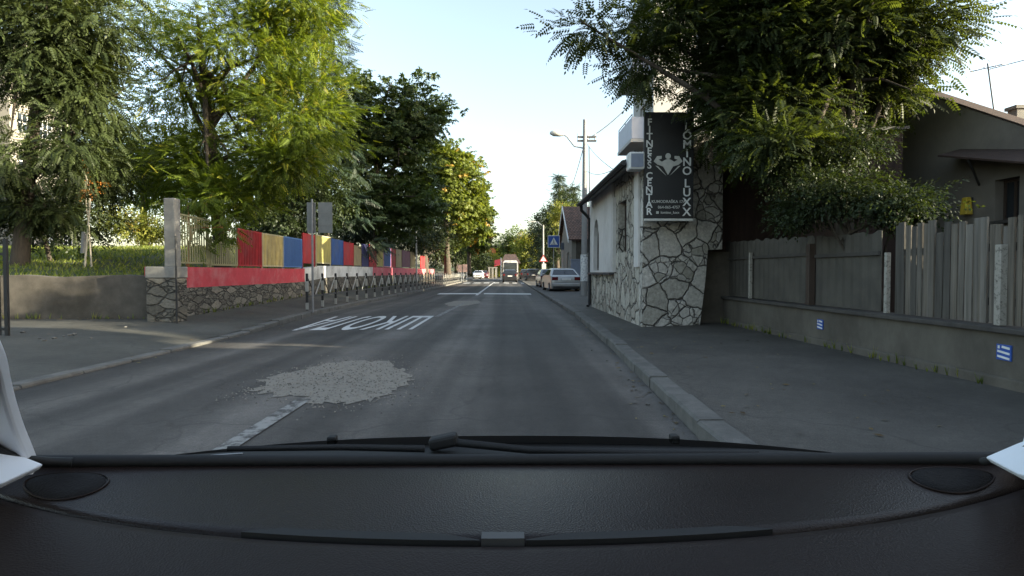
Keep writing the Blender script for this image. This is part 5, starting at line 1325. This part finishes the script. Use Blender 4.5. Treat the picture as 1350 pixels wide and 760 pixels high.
tree('climbing_shrub', 'dark shrub spilling over the board fence in front of the shed', 'shrub', (5.6, 8.7, 0.2), PY(1090, 270, 8.7), 0.07,
     [LB(1110, 200, 9.3, 58, 48, 0.5, 28), LB(1110, 255, 8.6, 62, 30, 0.45, 36), LB(1185, 272, 8.0, 44, 20, 0.35, 22), LB(1040, 225, 9.3, 30, 50, 0.4, 18), LB(1045, 280, 9.0, 14, 34, 0.3, 9)], 'broad', 0.16, 0.14, 14, 52, L_DARK, limbs=8, density=2)
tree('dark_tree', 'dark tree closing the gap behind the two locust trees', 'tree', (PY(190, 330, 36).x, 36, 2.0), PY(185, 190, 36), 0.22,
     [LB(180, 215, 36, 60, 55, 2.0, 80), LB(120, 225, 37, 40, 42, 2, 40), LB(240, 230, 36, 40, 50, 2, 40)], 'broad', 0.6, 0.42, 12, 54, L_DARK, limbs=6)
# ---------------------------------------------------------------- the car the photograph is taken from
def dashmat(name, col, rough, fine, bmp):
    m, nt, N, L, b = new_mat(name)
    v = coords(N, L); n = noise(N, L, v, 3, 3); r = ramp(N, [(0.3, mulc(col, 0.85)), (0.7, mulc(col, 1.15))]); L.new(n.outputs['Fac'], r.inputs[0])
    L.new(r.outputs[0], b.inputs['Base Color']); b.inputs['Roughness'].default_value = rough; b.inputs['Specular IOR Level'].default_value = 0.18
    vo = N.new('ShaderNodeTexVoronoi'); vo.inputs['Scale'].default_value = fine; L.new(v, vo.inputs['Vector'])
    bump(N, L, b, vo.outputs['Distance'], bmp, 0.002); return m
M['dash'] = dashmat('dashboard_plastic', (0.0165, 0.0108, 0.009), 0.36, 420, 0.25)
M['dash_low'] = dashmat('lower_dashboard_plastic', (0.019, 0.0126, 0.0108), 0.5, 420, 0.3)
M['grille'] = dashmat('speaker_mesh', (0.012, 0.011, 0.011), 0.8, 300, 0.6)
M['trim'] = plain('pale_pillar_trim', (0.8, 0.83, 0.87), 0.7, var=0.03, bmp=0.05)
M['rubber'] = plain('rubber_seal', (0.008, 0.008, 0.008), 0.7, bmp=0.0)
M['bonnet'] = plain('dark_bonnet_paint', (0.014, 0.0145, 0.017), 0.5, var=0.1, bmp=0.0, spec=0.35)
M['head'] = plain('headliner', (0.3, 0.3, 0.29), 0.95, var=0.05)
M['seat_cloth'] = plain('seat_cloth', (0.03, 0.03, 0.032), 0.95, var=0.2)
cr = thing('car', 'black dashboard, bonnet and windscreen of the car we look out of', 'car', (0, 0.2, 0.0))
YB, ZB = 0.93, 0.957                                 # foot of the windscreen
YT, ZT = 0.30, 1.49
bow = lambda u: -0.16 * u * u                        # the screen curves back at its sides
def glass_pt(u, v, off=0.0):                          # u -1..1 across, v 0..1 up
    hw = lerp(0.80, 0.62, v)
    y = lerp(YB, YT, v) + bow(u) * (1 - 0.5 * v)
    p = Vector((u * hw, y, lerp(EYE - 0.319 * y, ZT, v) + 0.03 * math.sin(PI * v)))
    return p + Vector((0, 0.58, 0.81)) * off
# dashboard pad: from the screen foot (row 0) to the seam (last row)
def seam(x):
    t = min(1.15, abs(x) / 0.70)
    return 0.625 + 0.165 * t ** 2.0
def pad(x, f):
    yb = YB - 0.16 * (x / 0.8) ** 2 - 0.004
    ys = seam(x)
    y = lerp(yb, ys, f)
    z = lerp(EYE - 0.328 * yb, EYE - (0.462 - 0.092 * min(1.3, (x / 0.684) ** 2)) * ys, f) + 0.010 * math.sin(PI * f) * max(0.1, 1 - abs(x) / 0.75)
    return Vector((x, y, z))
NX = 48
mb = MB(); rows = [0, 0.06, 0.2, 0.4, 0.6, 0.8, 0.93, 1.0]
for f in rows: mb.v += [pad(lerp(-0.79, 0.79, i / NX), f) for i in range(NX + 1)]
lip = [pad(lerp(-0.79, 0.79, i / NX), 1.0) + Vector((0, -0.002, -0.006)) for i in range(NX + 1)]
mb.v += lip
for r_ in range(len(rows)):
    for i in range(NX): mb.f.append((r_ * (NX + 1) + i, r_ * (NX + 1) + i + 1, (r_ + 1) * (NX + 1) + i + 1, (r_ + 1) * (NX + 1) + i)); mb.mi.append(0); mb.sm.append(True)
dash = mb.build('dashboard', M['dash'], cr)
# lower cover behind the seam
mb = MB(); R2 = [(0.0, -0.006), (0.004, -0.001), (0.02, 0.001), (0.1, -0.012), (0.2, -0.03), (0.32, -0.075), (0.42, -0.16), (0.45, -0.4)]
for dy, dz in R2: mb.v += [pad(lerp(-0.79, 0.79, i / NX), 1.0) + Vector((0, -0.0045 - dy, dz)) for i in range(NX + 1)]
for r_ in range(len(R2) - 1):
    for i in range(NX): mb.f.append((r_ * (NX + 1) + i, r_ * (NX + 1) + i + 1, (r_ + 1) * (NX + 1) + i + 1, (r_ + 1) * (NX + 1) + i)); mb.mi.append(0); mb.sm.append(True)
mb.build('lower_cover', M['dash_low'], cr)
# solid black strips for the shade inside the seam slot, with its catch
def slot(xa, xb, nm, mat, w, lift=0.003):
    mb = MB(); n = 14; rings = []
    for i in range(n + 1):
        x = lerp(xa, xb, i / n); e = min(1, 6 * i / n, 6 * (n - i) / n) * 0.9 + 0.1
        if nm != 'slot': e = 1
        a = pad(x, 1.0) + Vector((0, -0.002, lift)); bq = a + Vector((0, w * e, 0.0)); 
        rings.append([a, bq, bq - Vector((0, 0, 0.012)), a - Vector((0, 0, 0.012))])
    mb.loft(rings, 0, False); return mb.build(nm, mat, dash)
slot(PY(322, 703, 0.66).x, PY(633, 710, 0.64).x, 'slot', M['rubber'], 0.017)
slot(PY(693, 710, 0.64).x, PY(1015, 703, 0.66).x, 'slot', M['rubber'], 0.017)
slot(PY(635, 710, 0.635).x, PY(691, 710, 0.635).x, 'catch', M['dgrey'], 0.016, 0.005)
# oval loudspeaker grilles
def oval(cx_, f0, rx, rf, label=None):
    mb = MB(); rim = MB(); n = 30; ring = []
    pts = lambda k, l: [pad(cx_ + k * rx * math.cos(a), f0 + k * rf * math.sin(a)) + Vector((0, 0, l)) for a in [2 * PI * i / n for i in range(n)]]
    mb.loft([pts(0.2, 0.003), pts(0.6, 0.003), pts(0.95, 0.002), pts(1.0, -0.004)], 0, True, cap=True)
    rim.tube(pts(1.02, 0.001) + [pts(1.02, 0.001)[0]], 0.0016, 5)
    o = mb.build('speaker_grille', M['grille'], dash)
    rim.build('rim', M['dash_low'], dash)
oval(PY(1250, 640, 0.80).x, 0.52, 0.056, 0.34)
oval(PY(96, 645, 0.80).x, 0.56, 0.054, 0.32)
# dark seal along the foot of the screen
mb = MB(); mb.tube([glass_pt(lerp(-1, 1, i / 40), 0.0) + Vector((0, 0.0, -0.001)) for i in range(41)], 0.0095, 8); mb.build('screen_seal', M['rubber'], cr)
# pale pillar trims; the left one gives a windscreen reflection a solid shape
def smooth(P, k=6):
    out = []
    for i in range(len(P) - 1):
        p0, p1, p2, p3 = P[max(0, i - 1)], P[i], P[i + 1], P[min(len(P) - 1, i + 2)]
        for j in range(k):
            t = j / k
            out.append(tuple(0.5 * (2 * b + (c - a) * t + (2 * a - 5 * b + 4 * c - d) * t * t + (3 * b - a - 3 * c + d) * t ** 3) for a, b, c, d in zip(p0, p1, p2, p3)))
    return out + [P[-1]]
def strip(pa, pb, th, nm, mat, parent):
    n = Vector((0, -0.58, -0.81)); rings = [[a, b, b + n * th, a + n * th] for a, b in zip(pa, pb)]
    return MB().loft(rings, 0, False).build(nm, mat, parent, 0.004)
inner = [(52, 606, 0.80), (44, 585, 0.775), (34, 560, 0.75), (25, 532, 0.715), (17, 500, 0.67), (10, 466, 0.605), (-6, 430, 0.55), (-60, 330, 0.45), (-160, 170, 0.32)]  # edge traces the bright reflection at lower left, built as a pale panel
inner = smooth(inner); pa = [PY(*q) for q in inner]; pb = [Vector((min(p.x - 0.05, -0.80 + 0.2 * min(1, (p.z - ZB) / 0.55)), p.y - 0.05, p.z)) for p in pa]
strip(pa, pb, 0.02, 'pale_side_strip', M['trim'], cr)
innr = [(1335, 605, 0.79), (1342, 594, 0.775), (1350, 568, 0.75), (1362, 520, 0.70), (1390, 440, 0.60), (1450, 300, 0.44), (1520, 170, 0.32)]
innr = smooth(innr); pa = [PY(*q) for q in innr]; pb = [Vector((max(p.x + 0.05, 0.80 - 0.2 * min(1, (p.z - ZB) / 0.55)), p.y - 0.05, p.z)) for p in pa]
strip(pa, pb, 0.02, 'pale_side_strip', M['trim'], cr)
# sail shaped ends between the dashboard and the pillars
def onplane(px, py, P1, P2, P3):
    n = (P2 - P1).cross(P3 - P1); d = ray(px, py); e = Vector((0, 0, EYE))
    return e + d * ((P1 - e).dot(n) / d.dot(n))
for pl3, pts in ((((49, 621, 0.775), (0, 603, 0.745), (0, 646, 0.675)), [(50, 621), (0, 602), (-90, 568), (-90, 680), (0, 645)]),
                 (((1308, 611, 0.775), (1350, 594, 0.745), (1350, 634, 0.675)), [(1307, 611), (1350, 593), (1440, 560), (1440, 660), (1350, 634)])):
    P1, P2, P3 = (PY(*q) for q in pl3)
    P = [onplane(px, py, P1, P2, P3) for px, py in pts]
    n_ = (P2 - P1).cross(P3 - P1).normalized(); n_ = n_ if n_.y > 0 else -n_
    q = [p + n_ * 0.01 for p in P]; n = len(P)
    MB().add(P + q, [tuple(range(n)), tuple(range(2 * n - 1, n - 1, -1))] + [(i, (i + 1) % n, n + (i + 1) % n, n + i) for i in range(n)]).build('corner_trim', M['trim'], cr, 0.002)
MB().tube(smooth([PY(-40, 580, 0.70), PY(0, 597, 0.735), PY(28, 605, 0.765), PY(62, 609, 0.80), PY(95, 610, 0.815)]), 0.0065, 8).build('corner_seal', M['rubber'], cr)
MB().tube(smooth([PY(1375, 585, 0.70), PY(1350, 594, 0.735), PY(1328, 603, 0.765), PY(1296, 609, 0.80)]), 0.0055, 8).build('corner_seal', M['rubber'], cr)
# windscreen
def clear_mat():
    m = bpy.data.materials.new('clear_glass'); m.use_nodes = True; N = m.node_tree.nodes
    N.remove(N['Principled BSDF']); t = N.new('ShaderNodeBsdfTransparent'); t.inputs[0].default_value = (0.97, 0.98, 0.97, 1)
    m.node_tree.links.new(t.outputs[0], N['Material Output'].inputs['Surface']); return m
M['clear'] = clear_mat()
mb = MB(); NU, NV = 24, 10
for j in range(NV + 1): mb.v += [glass_pt(lerp(-1, 1, i / NU), j / NV) for i in range(NU + 1)]
for j in range(NV):
    for i in range(NU): mb.f.append((j * (NU + 1) + i, j * (NU + 1) + i + 1, (j + 1) * (NU + 1) + i + 1, (j + 1) * (NU + 1) + i)); mb.mi.append(0); mb.sm.append(True)
mb.build('windscreen', M['clear'], cr)
# cowl, wipers and bonnet outside the screen
mb = MB(); rows = [(0.012, -0.012), (0.08, -0.016), (0.16, -0.02)]
for dy, dz in rows: mb.v += [Vector((x, YB + bow(x / 0.8) * 1.0 + dy, EYE - 0.319 * (YB + bow(x / 0.8)) + dz - 0.045 * (x / 0.8) ** 2)) for x in [lerp(-0.8, 0.8, i / 24) for i in range(25)]]
for r_ in range(2):
    for i in range(24): mb.f.append((r_ * 25 + i, r_ * 25 + i + 1, (r_ + 1) * 25 + i + 1, (r_ + 1) * 25 + i)); mb.mi.append(0); mb.sm.append(True)
mb.build('cowl', M['rubber'], cr)
hz = interp
def bon(x, s):
    u = x / 0.82
    y = lerp(1.075, 2.0, s) - 0.10 * u * u * (1 - 0.3 * s)
    z = lerp(0.951, 0.56, s ** 1.15) - 0.045 * abs(u) ** 2.6 - 0.03 * s * u * u
    return Vector((x, y, z))
mb = MB(); rows = [0, 0.03, 0.1, 0.2, 0.35, 0.5, 0.7, 0.85, 1.0]
for s in rows: mb.v += [bon(lerp(-0.82, 0.82, i / 32), s) for i in range(33)]
for r_ in range(len(rows) - 1):
    for i in range(32): mb.f.append((r_ * 33 + i, r_ * 33 + i + 1, (r_ + 1) * 33 + i + 1, (r_ + 1) * 33 + i)); mb.mi.append(0); mb.sm.append(True)
bn = mb.build('bonnet', M['bonnet'], cr)
for px, py, s in ((438, 577.5, 0.008), (889, 576, 0.008)):
    p = PY(px, py, 1.08); MB().box(p - Vector((0, 0, 0.004)), (0.016, 0.02, 0.016)).build('washer_jet', M['rubber'], bn, 0.003)
wp = PY(585, 582, 1.03)
wa = MB().box(wp, (0.05, 0.03, 0.022), rot=Matrix.Rotation(R(-12), 3, 'Y')).build('wiper_arm', M['rubber'], cr, 0.006)
def gline(pxs, y): return [PY(px, py, y) for px, py in pxs]
MB().tube([wp, PY(700, 594, 1.0), PY(850, 598, 0.985), PY(1000, 599, 0.97)], [0.008, 0.007, 0.006, 0.005], 6).build('blade', M['rubber'], wa)
wb = MB().tube([PY(300, 592, 0.97), PY(450, 590, 1.0), PY(560, 592, 1.01)], [0.005, 0.006, 0.007], 6).build('wiper_blade', M['rubber'], cr)
MB().tube([PY(255, 602, 0.93), PY(320, 598, 0.95)], 0.0014, 5).build('blade_edge', M['galv'], wb)
# body shell round the camera: roof, doors, pillars, seats
mb = MB(); 
for j, y in enumerate((0.30, -0.1, -0.6, -1.2, -1.7)): mb.v += [Vector((x, y - 0.0 + bow(x / 0.62) * 0.5 * (1 if j == 0 else 0), 1.50 + 0.04 * math.sin(PI * min(1, j / 4)) - 0.03 * (x / 0.62) ** 2)) for x in [lerp(-0.62, 0.62, i / 10) for i in range(11)]]
for r_ in range(4):
    for i in range(10): mb.f.append((r_ * 11 + i, r_ * 11 + i + 1, (r_ + 1) * 11 + i + 1, (r_ + 1) * 11 + i)); mb.mi.append(0); mb.sm.append(True)
o = mb.build('roof', M['head'], cr); sm_ = o.modifiers.new('thick', 'SOLIDIFY'); sm_.thickness = 0.03; sm_.offset = 1
for s in (-1, 1):
    MB().box((s * 0.84, -0.4, 0.62), (0.07, 2.6, 0.66)).build('door', M['bonnet'], cr, 0.03)
    MB().tube([(s * 0.79, -0.35, 0.95), (s * 0.64, -0.35, 1.5)], 0.035, 6).build('door_pillar', M['trim'], cr)
    MB().tube([(s * 0.79, -1.7, 0.95), (s * 0.64, -1.6, 1.5)], 0.06, 6).build('rear_pillar', M['trim'], cr)
    MB().box((s * 0.36, -0.75, 0.85), (0.48, 0.16, 0.7), rot=Matrix.Rotation(-0.25, 3, 'X')).build('seat', M['seat_cloth'], cr, 0.05)
MB().box((0, -1.75, 0.62), (1.7, 0.08, 0.66)).build('tailgate', M['bonnet'], cr, 0.03)
MB().box((0, -0.4, 0.3), (1.6, 2.6, 0.05)).build('car_floor', M['rubber'], cr)
print('LEAF FACES', NLEAF[0])
